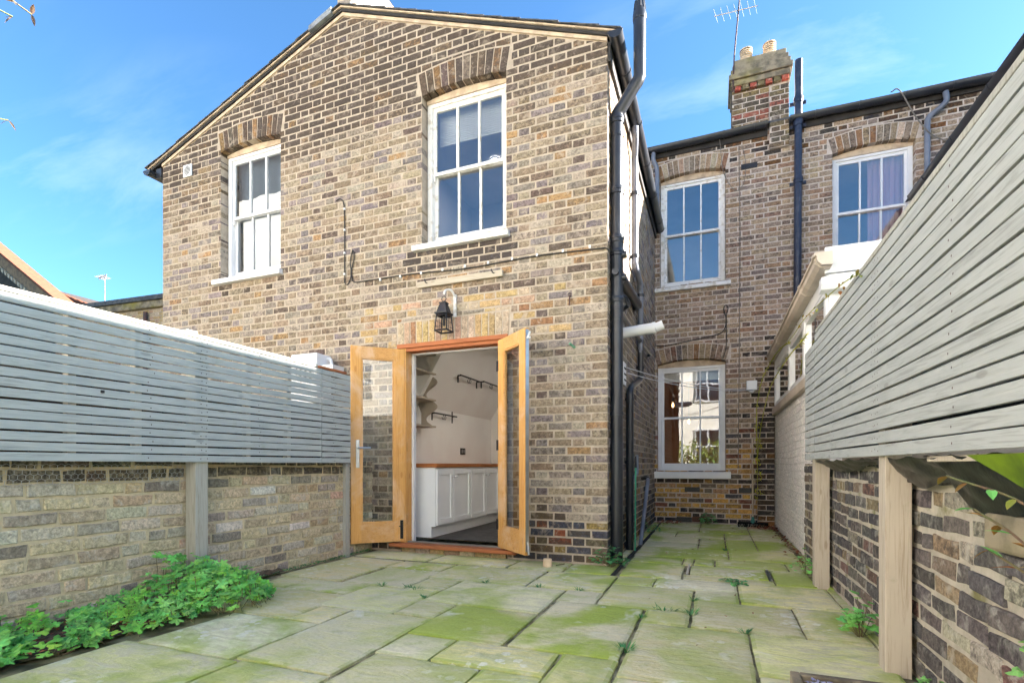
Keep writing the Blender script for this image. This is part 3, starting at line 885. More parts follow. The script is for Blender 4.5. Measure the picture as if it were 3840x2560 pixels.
# ------------------------------------------------------------------ sash windows
def sash_window(parent, fy, x0, x1, z0, z1, rise, name='window', fw=.055, sill=True, sill_ext=.10, sill_h=.075, worn=False, mid=.5, label=None, sill_depth=.06, gl='glass'):
    """box-sash window set .10 m into a wall that faces -Y; x0..x1, z0..z1 is the brick opening"""
    wm = M['white_worn'] if worn else M['white']
    wy = fy + .095
    b_ = MB()
    zt = z1 - .03
    b_.box(x0, x0 + fw, wy, wy + .09, z0, z1); b_.box(x1 - fw, x1, wy, wy + .09, z0, z1)
    b_.box(x0 + fw, x1 - fw, wy, wy + .09, zt - .035, zt)
    b_.box(x0 + fw, x1 - fw, wy, wy + .09, z0, z0 + .035)
    n = 8
    top = []
    for i in range(n + 1):
        x = x0 + (x1 - x0) * i / n
        top.append((x, z1 + rise * (1 - (2 * i / n - 1) ** 2) + .004))
    poly = [(x1, zt + .002), (x0, zt + .002)] + top
    hb_ = MB(); hb_.prism(poly[::-1], lambda a, c, d: (a, d, c), wy - .012, wy + .02)
    wo = b_.build(name, wm, parent, bevel=.003, label=label)
    hb_.build('head_board', M['fillet'], wo)
    zm = z0 + (z1 - z0) * mid
    xa, xb = x0 + fw - .004, x1 - fw + .004
    for k, (za, zb, y, br, tr) in enumerate(((zm - .012, zt - .033, wy + .022, .034, .045), (z0 + .033, zm + .022, wy + .055, .085, .034))):
        s_ = MB()
        s_.box(xa, xa + .042, y, y + .03, za, zb); s_.box(xb - .042, xb, y, y + .03, za, zb)
        s_.box(xa + .042, xb - .042, y, y + .03, za, za + br); s_.box(xa + .042, xb - .042, y, y + .03, zb - tr, zb)
        so = s_.build('sash', wm, wo, bevel=.002)
        ia, ib = xa + .042, xb - .042
        w3 = (ib - ia) / 3
        for i in (1, 2):
            g_ = MB(); g_.box(ia + w3 * i - .011, ia + w3 * i + .011, y - .002, y + .028, za + br, zb - tr); g_.build('glazing_bar', wm, wo)
        for i in range(3):
            g_ = MB()
            xx0, xx1 = ia + w3 * i + (.011 if i else 0), ia + w3 * (i + 1) - (.011 if i < 2 else 0)
            g_.add([(xx0, y + .014, za + br), (xx1, y + .014, za + br), (xx1, y + .014, zb - tr), (xx0, y + .014, zb - tr)], [(0, 1, 2, 3)])
            g_.build('pane', M[gl], wo)
    for x in (xa + .006, xb - .026):                                       # sash horns
        h_ = MB(); h_.prism([(x, zm - .012), (x + .022, zm - .012), (x + .018, zm - .07), (x + .006, zm - .07)], lambda a, c, d: (a, d, c), wy + .02, wy + .045)
        h_.build('sash_horn', wm, wo)
    if sill:
        s_ = MB()
        prof = [(wy + .02, z0 - .0), (wy + .02, z0 - sill_h), (fy - sill_depth, z0 - sill_h), (fy - sill_depth, z0 - .018)]
        s_.prism(prof, lambda a, c, d: (d, a, c), x0 - sill_ext, x1 + .04 if sill_ext > .08 else x1 + sill_ext)
        s_.build('sill', M['white_worn'] if worn else M['white'], wo, bevel=.006)
    return wo
def room(parent, x0, x1, y0, y1, z0, z1, mat, holes=()):
    """inner faces of a room, open to the wall at y0"""
    b_ = MB()
    b_.add([(x0, y0, z0), (x1, y0, z0), (x1, y1, z0), (x0, y1, z0), (x0, y0, z1), (x1, y0, z1), (x1, y1, z1), (x0, y1, z1)],
           [(0, 1, 2, 3), (7, 6, 5, 4), (1, 5, 6, 2), (3, 2, 6, 7), (0, 3, 7, 4)])
    return b_.build('room', mat, parent)
w1 = sash_window(house, HY, Zr.u0 + .01, Zr.u1 - .004, 3.145, 4.655, .042, worn=True, label='sash window with worn sill above the lantern')
w2 = sash_window(house, HY, Zl.u0 + .01, Zl.u1 - .004, 3.165, 4.715, .042, label='sash window with frosted panes beside the square vent')
M['room_up'] = pm('bedroom_wall', lin(206, 204, 204), lin(196, 194, 196), 2, rough=.9, bump=0)
room(house, -3.6, -1.05, HY + .2, HY + 2.8, 2.65, 4.95, M['room_up'])
room(house, -6.5, -3.95, HY + .2, HY + 2.8, 2.65, 4.95, M['room_up'])
b = MB()
for i in range(16): b.box(-2.73, -1.93, HY + .25, HY + .265, 4.60 - i * .022, 4.617 - i * .022)
b.build('blind', M['blind'], house)
b = MB(); b.box(-5.58, -4.75, HY + .235, HY + .24, 3.2, 4.66)
t = NT('frosted_film'); tr = t.new('ShaderNodeBsdfTranslucent'); tr.inputs[0].default_value = (.30, .37, .47, 1); df = t.new('ShaderNodeBsdfDiffuse'); df.inputs[0].default_value = (.32, .40, .50, 1)
mx = t.new('ShaderNodeMixShader'); mx.inputs[0].default_value = .5; t.l.new(df.outputs[0], mx.inputs[1]); t.l.new(tr.outputs[0], mx.inputs[2]); t.l.new(mx.outputs[0], t.out.inputs[0])
M['frost'] = t.m
b.build('frosted_screen', M['frost'], house)
for lx, ly in ((-2.72, 6.3), (-2.2, 5.7)):
    lp = thing('ceiling_spotlight', 'lit spotlight in the bedroom ceiling seen through upper sash' if ly > 6 else 'lit spotlight nearer the glass behind lower upstairs panes', 'spotlight', (lx, ly, 4.93))
    b = MB(); b.lathe(lx, ly, [(.05, 4.93), (.05, 4.944)], 14); b.build('bulb_face', M['lamp'], lp)
    b = MB(); b.lathe(lx, ly, [(.052, 4.925), (.07, 4.93), (.07, 4.946), (.052, 4.946)], 14, caps=False); b.build('trim_ring', M['white'], lp)
# small louvred vent plate up on the left
vt = thing('wall_vent', 'small square white louvred vent plate high beside the upstairs window', 'vent', (-6.21, HY, 4.62))
b = MB(); b.box(-6.285, -6.135, HY - .022, HY - .008, 4.53, 4.68); b.build('plate', M['upvc'], vt, bevel=.003)
b = MB()
for i in range(7):
    z = 4.555 + i * .017; w = math.sqrt(max(0, .055 ** 2 - (z - 4.605) ** 2))
    b.box(-6.21 - w, -6.21 + w, HY - .0245, HY - .0225, z - .004, z + .005)
b.build('louvre', M['blackmetal'], vt)

# ------------------------------------------------------------------ garden doors
dr = MB()
FX0, FX1, DZ0, DZ1 = -3.05, -1.86, .085, 2.125
dr.box(FX0, FX0 + .065, HY - .012, HY + .10, DZ0, DZ1)
door_frame = dr.build('door_frame', M['oak_z'], house, bevel=.003)
b = MB(); b.box(FX1 - .065, FX1, HY - .012, HY + .10, DZ0, DZ1); b.build('jamb', M['oak_z'], door_frame, bevel=.003)
b = MB(); b.box(FX0 - .03, FX1 + .02, HY - .035, HY - .013, DZ1 - .03, DZ1 + .012); b.box(FX0 + .065, FX1 - .065, HY - .012, HY + .10, DZ1 - .065, DZ1)
b.build('head', M['cedar'], door_frame, bevel=.003)
b = MB(); b.box(FX0 + .066, FX0 + .09, HY + .101, HY + .145, DZ0, DZ1 - .03); b.box(FX1 - .09, FX1 - .066, HY + .101, HY + .145, DZ0, DZ1 - .03); b.box(FX0 + .09, FX1 - .09, HY + .101, HY + .145, DZ1 - .08, DZ1 - .03)
b.build('lining', M['white'], door_frame)
b = MB(); b.box(FX0 - .10, FX1 + .12, HY - .085, HY + .09, .045, .083); b.build('threshold', M['cedar'], door_frame, bevel=.006)
b = MB(); b.box(FX0 + .06, FX1 - .06, HY + .02, HY + .06, .084, .098); b.build('weather_bar', M['steel'], door_frame)
b = MB(); b.box(FX0 + .01, FX1 - .01, HY - .02, HY + .3, -.1, .044); b.build('step', M['stone'], door_frame)
for i in range(7):
    a = FX0 + .02 + i * .168
    b = MB(); vs, fs = brick_geo([(a + .005, -.02), (a + .163, -.02), (a + .163, .038), (a + .005, .038)], face_fn('-y', HY - .022), .006, .01, .002, U)
    b.add(vs, fs, (*jit(pick(PH_NEW), .15), .2)); b.build('brick', M['brick'], door_frame)
def leaf(hx, hy, ang, w, flip, label):
    """glazed door leaf; local x runs from the hinge to the free edge, local y = 0 is the face to the viewer"""
    T = frameT(hx, hy, ang)
    h0, h1, th = .10, 2.085, .045
    y0, y1 = (0, th) if flip else (-th, 0)
    def part(fn_, name, mat, par, bev=.003):
        b_ = MB(); b_.T = T; fn_(b_); return b_.build(name, mat, par, bevel=bev)
    st_ = .105
    L = part(lambda q: q.box(0, st_, y0, y1, h0, h1), 'door', M['oak_z'], house)
    L['label'] = label
    part(lambda q: q.box(w - st_, w, y0, y1, h0, h1), 'stile', M['oak_z'], L)
    part(lambda q: q.box(st_, w - st_, y0 + .001, y1 - .001, h1 - .115, h1), 'rail', M['oak_x'], L)
    part(lambda q: q.box(st_, w - st_, y0 + .001, y1 - .001, h0, h0 + .2), 'rail', M['oak_x'], L)
    gx0, gx1, gz0, gz1 = st_, w - st_, h0 + .2, h1 - .115
    def bead(q):
        e = .014
        for a0, a1, c0, c1 in ((gx0, gx0 + e, gz0, gz1), (gx1 - e, gx1, gz0, gz1), (gx0 + e, gx1 - e, gz0, gz0 + e), (gx0 + e, gx1 - e, gz1 - e, gz1)):
            q.box(a0, a1, y0 + .006, y1 - .006, c0, c1)
    part(bead, 'bead', M['oak_x'], L, .002)
    ym = (y0 + y1) / 2
    part(lambda q: q.add([(gx0 + .01, ym, gz0 + .01), (gx1 - .01, ym, gz0 + .01), (gx1 - .01, ym, gz1 - .01), (gx0 + .01, ym, gz1 - .01)], [(0, 1, 2, 3)]), 'pane', M['glass_door'], L, 0)
    for z in (.32, 1.08, 1.84):
        part(lambda q: q.box(-.03, .012, y0 - .004 if not flip else y0 - .003, y0 + .03, z - .05, z + .05), 'hinge', M['blackmetal'], L, .002)
    return L, part, y0, y1
angL = math.atan2(-.365, -.39)
LL, lp_, y0, y1 = leaf(-2.995, HY - .02, angL, .535, False, 'hinged open glazed leaf carrying the lever handle')
# for this leaf local +y looks to the garden
lp_(lambda q: q.box(.535 - .085, .535 - .05, .001, .010, .86, 1.14), 'handle_plate', M['steel'], LL)
def lever(q):
    q.tube([(.535 - .068, .008, 1.06), (.535 - .068, .045, 1.06), (.535 - .08, .05, 1.06), (.535 - .19, .05, 1.06)], .008, 8)
lp_(lever, 'handle', M['steel'], LL, 0)
lp_(lambda q: (q.box(.015, .045, .001, .010, .13, .32), q.tube([(.03, .018, .14), (.03, .018, .30)], .006, 8), q.tube([(.03, .018, .26), (.06, .022, .26)], .005, 6)), 'bolt', M['blackmetal'], LL, 0)
angR = math.atan2(-.345, .403)
LR, rp_, y0, y1 = leaf(-1.945, HY - .02, angR, .53, True, 'hinged open glazed leaf with bright metal edge strip')
rp_(lambda q: q.box(.5305, .537, .006, .036, .13, 2.07), 'edge_strip', M['steel'], LR, 0)
rp_(lambda q: q.box(.534, .575, .012, .030, 1.985, 2.0), 'catch', M['upvc'], LR, 0)
rp_(lambda q: q.tube([(.54, .02, 1.99), (.585, .02, 2.04)], .009, 8), 'catch_arm', M['upvc'], LR, 0)
rp_(lambda q: q.tube([(.54, .02, .22), (.565, .02, .11)], .010, 8), 'floor_bolt', M['steel'], LR, 0)

# ------------------------------------------------------------------ kitchen
kit = thing('kitchen_room', 'dim white kitchen room seen through the open garden doors', 'kitchen', (-2.4, 6.2, .08))
kit['kind'] = 'structure'
KX0, KX1, KY0, KY1, KZ0, KZ1 = -3.42, -1.05, HY + .30, 7.75, .09, 2.5
b = MB(); b.add([(KX0, KY0, KZ0), (KX1, KY0, KZ0), (KX1, KY1, KZ0), (KX0, KY1, KZ0)], [(0, 1, 2, 3)]); kf = b.build('floor', M['joint'], kit)
for i in range(6):
    for j_ in range(9):
        x, y = KX0 + i * .4 + (.2 if j_ % 2 else 0), KY0 + j_ * .38
        b = MB(); b.box(x + .004, min(KX1, x + .396), y + .004, y + .376, KZ0 + .001, KZ0 + .009); b.build('floor_tile', M['floor_slate'], kf)
b = MB()
b.box(KX0 - .05, KX0, KY0 - .19, KY1, KZ0, 1.62)                         # long wall below the slope
b.prism([(KX0 - .05, 1.621), (KX0, 1.621), (KX0 + .55, 2.499), (KX0 - .05, 2.499)], lambda a, c, d: (a, d, c), KY0 + .55, KY1)
b.box(KX0 - .05, KX0, KY0 - .19, KY0 + .549, 1.621, 2.499)
b.box(KX1, KX1 + .05, KY0 - .19, KY1, KZ0, 2.5)
b.box(KX0, KX1, KY1, KY1 + .05, KZ0, 2.5)
b.box(KX0 - .05, KX1 + .05, KY0 - .19, KY1, 2.5, 2.55)
b.box(KX0 - .05, -3.06, KY0 - .19, KY0 - .12, KZ0, 2.5); b.box(-1.855, KX1 + .05, KY0 - .19, KY0 - .12, KZ0, 2.5); b.box(-3.06, -1.855, KY0 - .19, KY0 - .12, 2.13, 2.5)
b.build('plaster_wall', M['plaster'], kit)
b = MB(); b.prism([(KY0 + .55, 1.62), (KY0 + .92, 1.12), (KY0 + .92, .9), (KY0 + .50, .9)], lambda a, c, d: (d, a, c), KX0 + .001, KX0 + .05)
b.build('buttress', M['plaster'], kit)
b = MB(); b.box(-2.9, -2.1, KY1 - .03, KY1 - .001, KZ0, 2.1); b.build('inner_door', M['brown_board'], kit)
cab = thing('base_cabinet', 'white panelled base cupboards under a wooden worktop along kitchen wall', 'cabinet', (-3.1, 6, .1))
b = MB(); b.box(KX0 + .004, -2.815, KY0 + .0, 7.7, .22, .86); b.build('carcass', M['cupboard'], cab)
b = MB(); b.box(KX0 + .004, -2.865, KY0 + .0, 7.7, .1, .22); b.build('plinth', M['cupboard'], cab)
b = MB(); b.box(KX0 + .004, -2.785, KY0 - .02, 7.72, .862, .905); b.build('worktop', M['worktop'], cab, bevel=.003)
ys = [4.89, 5.27, 5.73, 6.18, 6.62, 7.05, 7.48]
for i, (ya, yb) in enumerate(zip(ys, ys[1:])):
    b = MB(); x = -2.812
    ya, yb = ya + .006, yb - .006
    b.box(x - .002, x + .006, ya + .06, yb - .06, .29, .78)
    b.box(x, x + .02, ya, ya + .06, .235, .845); b.box(x, x + .02, yb - .06, yb, .235, .845); b.box(x, x + .02, ya + .06, yb - .06, .235, .295); b.box(x, x + .02, ya + .06, yb - .06, .785, .845)
    d_ = b.build('cupboard_door', M['cupboard'], cab, bevel=.002)
    ky = yb - .035 if i % 2 == 0 else ya + .035
    b = MB(); b.tube([(x + .02, ky, .76), (x + .036, ky, .76), (x + .040, ky, .76), (x + .050, ky, .76)], [.006, .006, .014, .010], 10); b.build('knob', M['steel'], d_, smooth=True)
shf = thing('wall_shelf', 'white scalloped wall shelves just inside the garden doors', 'shelf', (KX0 + .1, KY0 + .3, 1.2))
prof = [(0, 2.32), (.27, 2.32)] + [(.155 + .065 * math.cos((2.2 - z_) * 2 * math.pi / .30), z_) for z_ in [2.2 - i * .02 for i in range(43)]] + [(0, 1.35)]
b = MB(); b.prism([(KX0 + .003 + a * 1.2, c) for a, c in prof][::-1], lambda a, c, d: (a, d, c), KY0 + .62, KY0 + .64); b.build('side_panel', M['shelf'], shf)
for z in (1.34, 1.66, 1.98):
    b = MB(); b.box(KX0 + .003, KX0 + .26, KY0 - .1, KY0 + .618, z, z + .02); b.build('shelf_board', M['shelf'], shf)
b = MB(); b.box(KX0 + .003, KX0 + .30, KY0 - .1, KY0 + .618, 2.2, 2.32); b.build('cornice', M['shelf'], shf)
sx = lambda z: KX0 + .55 * (z - 1.62) / .88 if z > 1.62 else KX0
for i, (ya, yb, z, lb) in enumerate(((6.05, 6.62, 2.06, 'dark hanging rail with hooks, upper one nearer the door'), (6.75, 7.55, 2.08, 'dark hanging rail with hooks, upper one farther inside'), (5.85, 6.40, 1.56, 'dark hanging rail with hooks below the wall crease'))):
    rl = thing('hanging_rail', lb, 'rail', (sx(z) + .05, ya, z), 'kitchen hook rails')
    x = sx(z) + .055
    b = MB(); b.tube([(x, ya - .04, z), (x, yb + .04, z)], .010, 8); b.build('bar', M['blackmetal'], rl)
    for y in (ya, yb):
        b = MB(); b.box(x - .06, x - .048, y - .012, y + .012, z - .09, z + .09); b.box(x - .05, x, y - .008, y + .008, z - .008, z + .008); b.build('bracket', M['blackmetal'], rl)
    for k in range(2):
        y = ya + .2 + k * .05
        b = MB(); b.tube(arc((x, y, z - .04), 0, 5.0, .028, (0, 0, 1), (0, 1, 0), 10), .004, 6); b.build('hook', M['blackmetal'], rl)
for i, (lx, ly, lb) in enumerate(((-2.2, 5.5, 'lit ceiling spotlight of the kitchen nearest the doors'), (-2.2, 6.3, 'lit ceiling spotlight of the kitchen midway in'), (-2.2, 7.1, 'lit ceiling spotlight of the kitchen farthest in'))):
    lp = thing('kitchen_spotlight', lb, 'spotlight', (lx, ly, 2.48), 'kitchen ceiling spotlights')
    b = MB(); b.lathe(lx, ly, [(.045, 2.482), (.045, 2.494)], 14); b.build('bulb_face', M['kitchen_lamp'], lp)
    b = MB(); b.lathe(lx, ly, [(.047, 2.478), (.062, 2.484), (.062, 2.497), (.047, 2.497)], 14, caps=False); b.build('trim_ring', M['white'], lp)
so = thing('wall_socket', 'small black double socket above the kitchen worktop', 'socket', (KX0, 6.72, 1.09))
b = MB(); b.box(KX0 + .001, KX0 + .012, 6.65, 6.79, 1.04, 1.13); b.build('plate', M['blackmetal'], so)
b = MB(); b.box(KX0 + .013, KX0 + .016, 6.67, 6.71, 1.06, 1.11); b.box(KX0 + .013, KX0 + .016, 6.73, 6.77, 1.06, 1.11); b.build('switch', M['steel'], so)
# ------------------------------------------------------------------ rear house
YB = 8.45
rear = thing('terraced_house', 'tall brown brick terrace house at the far end of the passage', 'house', (1.2, YB, 0))
rb_fn = face_fn('-y', YB)
Zu = Zone(-.815, .145, 3.68, 5.37, .06, .225)
Zo = Zone(-.86, .15, .80, 2.46, .07, .225)
Zq = Zone(1.54, 2.51, 3.66, 5.27, .06, .225)
rz = [Zu, Zo, Zq]
RT = 5.80
wall_r = backing('rear_wall', rb_fn, -1.0, 5.2, -.1, lambda u: RT, rz, M['mortar_rear'], rear, .14)
PR_MID = [(4, lin(176, 152, 122)), (4, lin(158, 136, 114)), (3, lin(142, 124, 112)), (2, lin(184, 164, 140)), (2, lin(158, 118, 84)), (1, lin(132, 98, 80)), (1, lin(120, 110, 108))]
PR_BOT = [(4, lin(200, 156, 86)), (3, lin(178, 138, 84)), (3, lin(116, 104, 92)), (2, lin(92, 86, 88)), (2, lin(182, 146, 110)), (1, lin(132, 88, 70))]
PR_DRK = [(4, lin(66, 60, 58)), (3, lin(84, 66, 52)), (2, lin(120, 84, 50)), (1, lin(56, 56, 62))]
RW = Wall()
def rear_col(u, v):
    kb = ss(1.7, .9, v)
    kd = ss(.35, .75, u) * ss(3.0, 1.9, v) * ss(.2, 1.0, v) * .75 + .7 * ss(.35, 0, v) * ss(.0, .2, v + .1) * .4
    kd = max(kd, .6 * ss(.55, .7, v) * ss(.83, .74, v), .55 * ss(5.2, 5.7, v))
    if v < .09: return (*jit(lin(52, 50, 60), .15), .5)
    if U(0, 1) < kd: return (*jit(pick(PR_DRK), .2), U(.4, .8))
    if U(0, 1) < kb: return (*jit(pick(PR_BOT), .16), U(.1, .6))
    return (*jit(mixc(pick(PR_MID), lin(160, 140, 124), .4), .12), U(.1, .55))
for rc in flemish(-1.0, 5.2, 0, RT, CO, ST, HD, .0165, U, start=.1):
    if rc[0] > .85 and rc[3] < 2.3: continue
    for P in cut(rc, rz, .0125):
        cu, cv = sum(p[0] for p in P) / len(P), sum(p[1] for p in P) / len(P)
        edge = any(abs(p[0] - z.u0) < .02 or abs(p[0] - z.u1) < .02 for p in P for z in rz if z.z0 - .1 < p[1] < z.z1 + .05)
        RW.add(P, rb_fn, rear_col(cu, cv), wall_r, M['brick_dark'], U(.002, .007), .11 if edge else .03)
for z in rz: voussoirs(RW, z, rb_fn, lambda P: (*jit(pick(PR_MID), .2), U(.1, .6)), wall_r, M['brick_dark'])
# corner pier by the painted wall
b = MB(); b.box(.58, .80, YB - .12, YB - .002, -.1, 1.62); pier = b.build('pier', M['mortar_rear'], rear)
for rc in flemish(.58, .80, 0, 1.62, CO, .22, .11, .012, U, bond='stretcher'):
    RW.add([(rc[0], rc[2]), (rc[1], rc[2]), (rc[1], rc[3]), (rc[0], rc[3])], face_fn('-y', YB - .12), (*jit(pick(PR_DRK), .25), U(.3, .7)), pier, M['brick_dark'])
RW.finish(300)
wr1 = sash_window(rear, YB, Zu.u0 + .008, Zu.u1 - .005, 3.675, 5.365, .06, worn=True, label='worn sash window under the rear gutter', sill_ext=.08, gl='glass_rear')
wr2 = sash_window(rear, YB, Zo.u0 + .008, Zo.u1 - .005, .795, 2.455, .07, label='ground floor sash window with thick white sill', sill_ext=.075, sill_h=.115, sill_depth=.10)
wr3 = sash_window(rear, YB, Zq.u0 + .008, Zq.u1 - .005, 3.655, 5.265, .06, label='sash window with pink curtain above the lean-to', sill_ext=.07, gl='glass_rear')
room(rear, -1.6, 1.0, YB + .2, YB + 3, 3.1, 5.7, M['room_up'])
room(rear, -1.6, 1.0, YB + .2, YB + 3.2, .1, 2.8, pm('dining_wall', lin(176, 128, 92), lin(160, 112, 80), 2, rough=.9, bump=0))
room(rear, 1.2, 3.6, YB + .2, YB + 3, 3.1, 5.7, M['room_up'])
b = MB()
cv = []
for i in range(33):
    x = 2.02 - .0 + .5 * i / 32
    cv.append((x, YB + .27 + .018 * math.sin(i * 1.5)))
vs = [(x, y, z) for z in (3.6, 5.3) for x, y in cv]
b.add(vs, [(i, i + 1, 34 + i, 33 + i) for i in range(32)]); b.build('curtain', M['curtain'], rear, smooth=True)
b = MB(); b.box(-.78, .06, YB + .24, YB + .25, 2.22, 2.40)
b.build('blind', M['blind'], rear)
pd = thing('pendant_lamp', 'glowing filament bulb hanging behind the ground floor panes, lower one', 'lamp', (-.42, YB + .9, 1.62))
pe = thing('pendant_lamp', 'glowing filament bulb hanging nearer the brick reveal, upper one', 'lamp', (-.66, YB + .6, 1.86))
for o, x, y, z in ((pd, -.42, YB + .9, 1.62), (pe, -.66, YB + .6, 1.88)):
    b = MB(); b.lathe(x, y, [(.006, z + .055), (.013, z + .035), (.02, z), (.015, z - .02), (.003, z - .03)], 12); b.build('bulb', M['bulb'], o, smooth=True)
    b = MB(); b.tube([(x, y, z + .07), (x, y, 2.78)], .004, 6); b.build('flex', M['cable'], o)
    b = MB(); b.lathe(x, y, [(.014, z + .065), (.014, z + .11), (.006, z + .12)], 10); b.build('lamp_holder', M['blackmetal'], o)
ld = bpy.data.lights.new('dining_light', 'POINT'); ld.energy = .7; ld.color = (1, .75, .5); ld.shadow_soft_size = .04
lo_ = bpy.data.objects.new('dining_light', ld); lo_.location = (-.5, YB + 1.0, 2.1); COL.objects.link(lo_)
# eaves: fascia, gutters, roof
b = MB(); b.box(-1.0, .715, YB - .03, YB - .002, RT - .08, RT + .06); b.box(1.0, 5.2, YB - .03, YB - .002, RT - .08, RT + .06); b.build('fascia', M['dark_gap'], rear)
gutter('gutter', (-.98, YB - .10, RT + .03), (.70, YB - .10, RT + .06), .066, M['pvc_black'], rear, brackets=4)
gutter('gutter', (1.0, YB - .10, RT + .06), (3.6, YB - .10, RT + .02), .066, M['pvc_black'], rear, brackets=5)
b = MB(); b.prism([(YB - .07, RT + .07), (13.0, RT + 1.75), (13.0, RT + 1.78), (YB - .07, RT + .10)], lambda a, c, d: (d, a, c), -6.4, 5.2); b.build('roof', M['slate'], rear)
# chimney stack with pier
PR_CH = [(4, lin(120, 104, 82)), (3, lin(96, 86, 74)), (2, lin(140, 118, 86)), (.35, lin(150, 92, 76))]
b = MB(); b.box(.24, .985, YB + .02, YB + .55, 5.6, 6.55); b.box(.74, .99, YB - .06, YB + .03, 5.5, 6.4)
stk = b.build('chimney_stack', M['mortar_rear'], rear)
SW = Wall()
for fn_, u0, u1, z0, z1 in ((face_fn('-y', YB + .02), .24, .735, 5.85, 6.5), (face_fn('-y', YB - .06), .74, .99, 5.5, 6.4), (face_fn('-x', .24), -(YB + .55), -(YB + .02), 5.85, 6.5)):
    for rc in flemish(u0, u1, z0, z1, CO, ST, HD, .0125, U, start=.04):
        SW.add([(rc[0], rc[2]), (rc[1], rc[2]), (rc[1], rc[3]), (rc[0], rc[3])], fn_, (*(jit(lin(150, 88, 74), .1) if abs(rc[2] - 6.1) < .03 else jit(pick(PR_CH), .18)), U(.2, .6)), stk, M['brick_dark'])
for i in range(7):                                     # dog-tooth course
    x = .27 + i * .105
    P = [(x, 6.47), (x + .09, 6.47), (x + .09, 6.535), (x, 6.535)]
    SW.add(P, face_fn('-y', YB - .03), (*jit(lin(168, 86, 70) if i % 2 == 0 else lin(120, 106, 76), .1), .2), stk, M['brick_dark'], .02)
SW.finish(90)
def cap(z0, z1, e):
    b_ = MB(); b_.box(.24 - e, .99 + e, YB - .04 - e, YB + .55 + e, z0, z1); b_.build('cap_course', M['stone'], stk, bevel=.008)
cap(6.54, 6.62, .02); cap(6.625, 6.70, .05); cap(6.705, 6.78, .025); cap(6.785, 6.86, .0); cap(6.865, 6.95, -.03)
for i, (x, lb) in enumerate(((.44, 'buff clay chimney pot nearer the aerial mast'), (.76, 'buff clay chimney pot farther from the aerial mast'))):
    cp = thing('chimney_pot', lb, 'chimney pot', (x, YB + .22, 6.95), 'chimney pots on the rear stack')
    y = YB + .22
    b = MB(); b.lathe(x, y, [(.085, 6.93), (.08, 7.08), (.09, 7.085), (.09, 7.10), (.078, 7.105)], 18); b.build('pot_body', M['pot'], cp, smooth=True)
    for k in range(3):
        b = MB(); b.lathe(x, y, [(.082, 7.118 + k * .03), (.088, 7.122 + k * .03), (.088, 7.134 + k * .03), (.082, 7.138 + k * .03)], 18); b.build('cowl_ring', M['pot'], cp)
    b = MB(); b.lathe(x, y, [(.05, 7.10), (.05, 7.20)], 10); b.build('cowl_core', M['dark_gap'], cp)
    b = MB(); b.lathe(x, y, [(.094, 7.208), (.09, 7.225), (.03, 7.24)], 18); b.build('cowl_cap', M['pot'], cp)
am = thing('television_aerial', 'thin aerial mast with yagi arms strapped to the chimney', 'aerial', (.26, YB + .02, 6.6))
ax_ = .245
b = MB(); b.tube([(ax_, YB - .07, 6.45), (ax_ + .02, YB - .07, 7.0), (ax_ + .10, YB - .07, 7.9)], .010, 8); b.build('mast', M['rust'], am)
bx_ = ax_ + .09
b = MB(); b.tube([(bx_ - .35, YB - .12, 7.62), (bx_ + .25, YB + .02, 7.70)], .008, 6); b.build('boom', M['steel'], am)
for i in range(7):
    k = i / 6; x, y, z = bx_ - .33 + .55 * k, YB - .12 + .14 * k, 7.62 + .08 * k
    b = MB(); b.tube([(x - .03, y - .14, z), (x + .03, y + .14, z)], .004, 5); b.build('element', M['steel'], am)
# air bricks
for nm, x, z, m in (('air_brick', .47, 5.33, 'blackmetal'), ('air_brick', -.33, .51, 'blackmetal'), ('air_brick', .44, .51, 'blackmetal'), ('air_brick', -.45, .045, 'blackmetal'), ('air_brick', -.22, .055, 'clay')):
    b = MB(); b.box(x - .11, x + .11, YB - .022, YB - .002, z - .037, z + .037)
    ab = b.build(nm, M[m], wall_r)
    b = MB()
    for i in range(8):
        for j_ in range(3): b.box(x - .095 + i * .0245, x - .08 + i * .0245, YB - .024, YB - .0222, z - .026 + j_ * .02, z - .013 + j_ * .02)
    b.build('grille_hole', M['blackmetal'], ab)
# ------------------------------------------------------------------ pipes
def collar(b_, x, y, z, r, h=.07):
    b_.lathe(x, y, [(r, z), (r + .008, z + .004), (r + .008, z + h * .45), (r + .012, z + h * .5), (r + .012, z + h * .7), (r + .006, z + h)], 18)
sp = thing('soil_pipe', 'tall thick black soil pipe with vented cowl at the house corner', 'pipe', (-.835, 4.72, 0))
px, py, r = -.832, 4.72, .055
b = MB(); b.tube([(px, py, 0), (px, py, 2.2)], r, 20); b.tube([(px, py, 2.2), (px, py, 3.0)], r + .0015, 20); b.tube([(px, py, 3.0), (px, py, 4.04)], r, 20)
ox = -.63
b.tube([(px, py, 4.03), (px, py, 4.07)] + [(px + .02, py, 4.10), (px + .05, py, 4.135), (ox - .05, py, 4.285), (ox - .02, py, 4.32), (ox, py, 4.36), (ox, py, 4.92)], r, 20)
b.build('pipe', M['pvc_black'], sp, smooth=True)
b = MB(); b.lathe(ox, py, [(r + .004, 4.86), (r + .006, 4.875), (r + .006, 4.91), (r - .002, 4.94), (r - .012, 5.02), (r - .02, 5.04)], 18); b.build('cowl', M['pvc_black'], sp, smooth=True)
for k in range(10):
    a = 2 * math.pi * k / 10
    b = MB(); b.tube([(ox + (r - .003) * math.cos(a), py + (r - .003) * math.sin(a), 4.95), (ox + (r - .012) * math.cos(a), py + (r - .012) * math.sin(a), 5.03)], .005, 5); b.build('cowl_rib', M['pvc_black'], sp)
for z in (2.90, 3.34, 3.98):
    b = MB(); collar(b, px, py, z, r); b.build('collar', M['pvc_black'], sp, smooth=True)
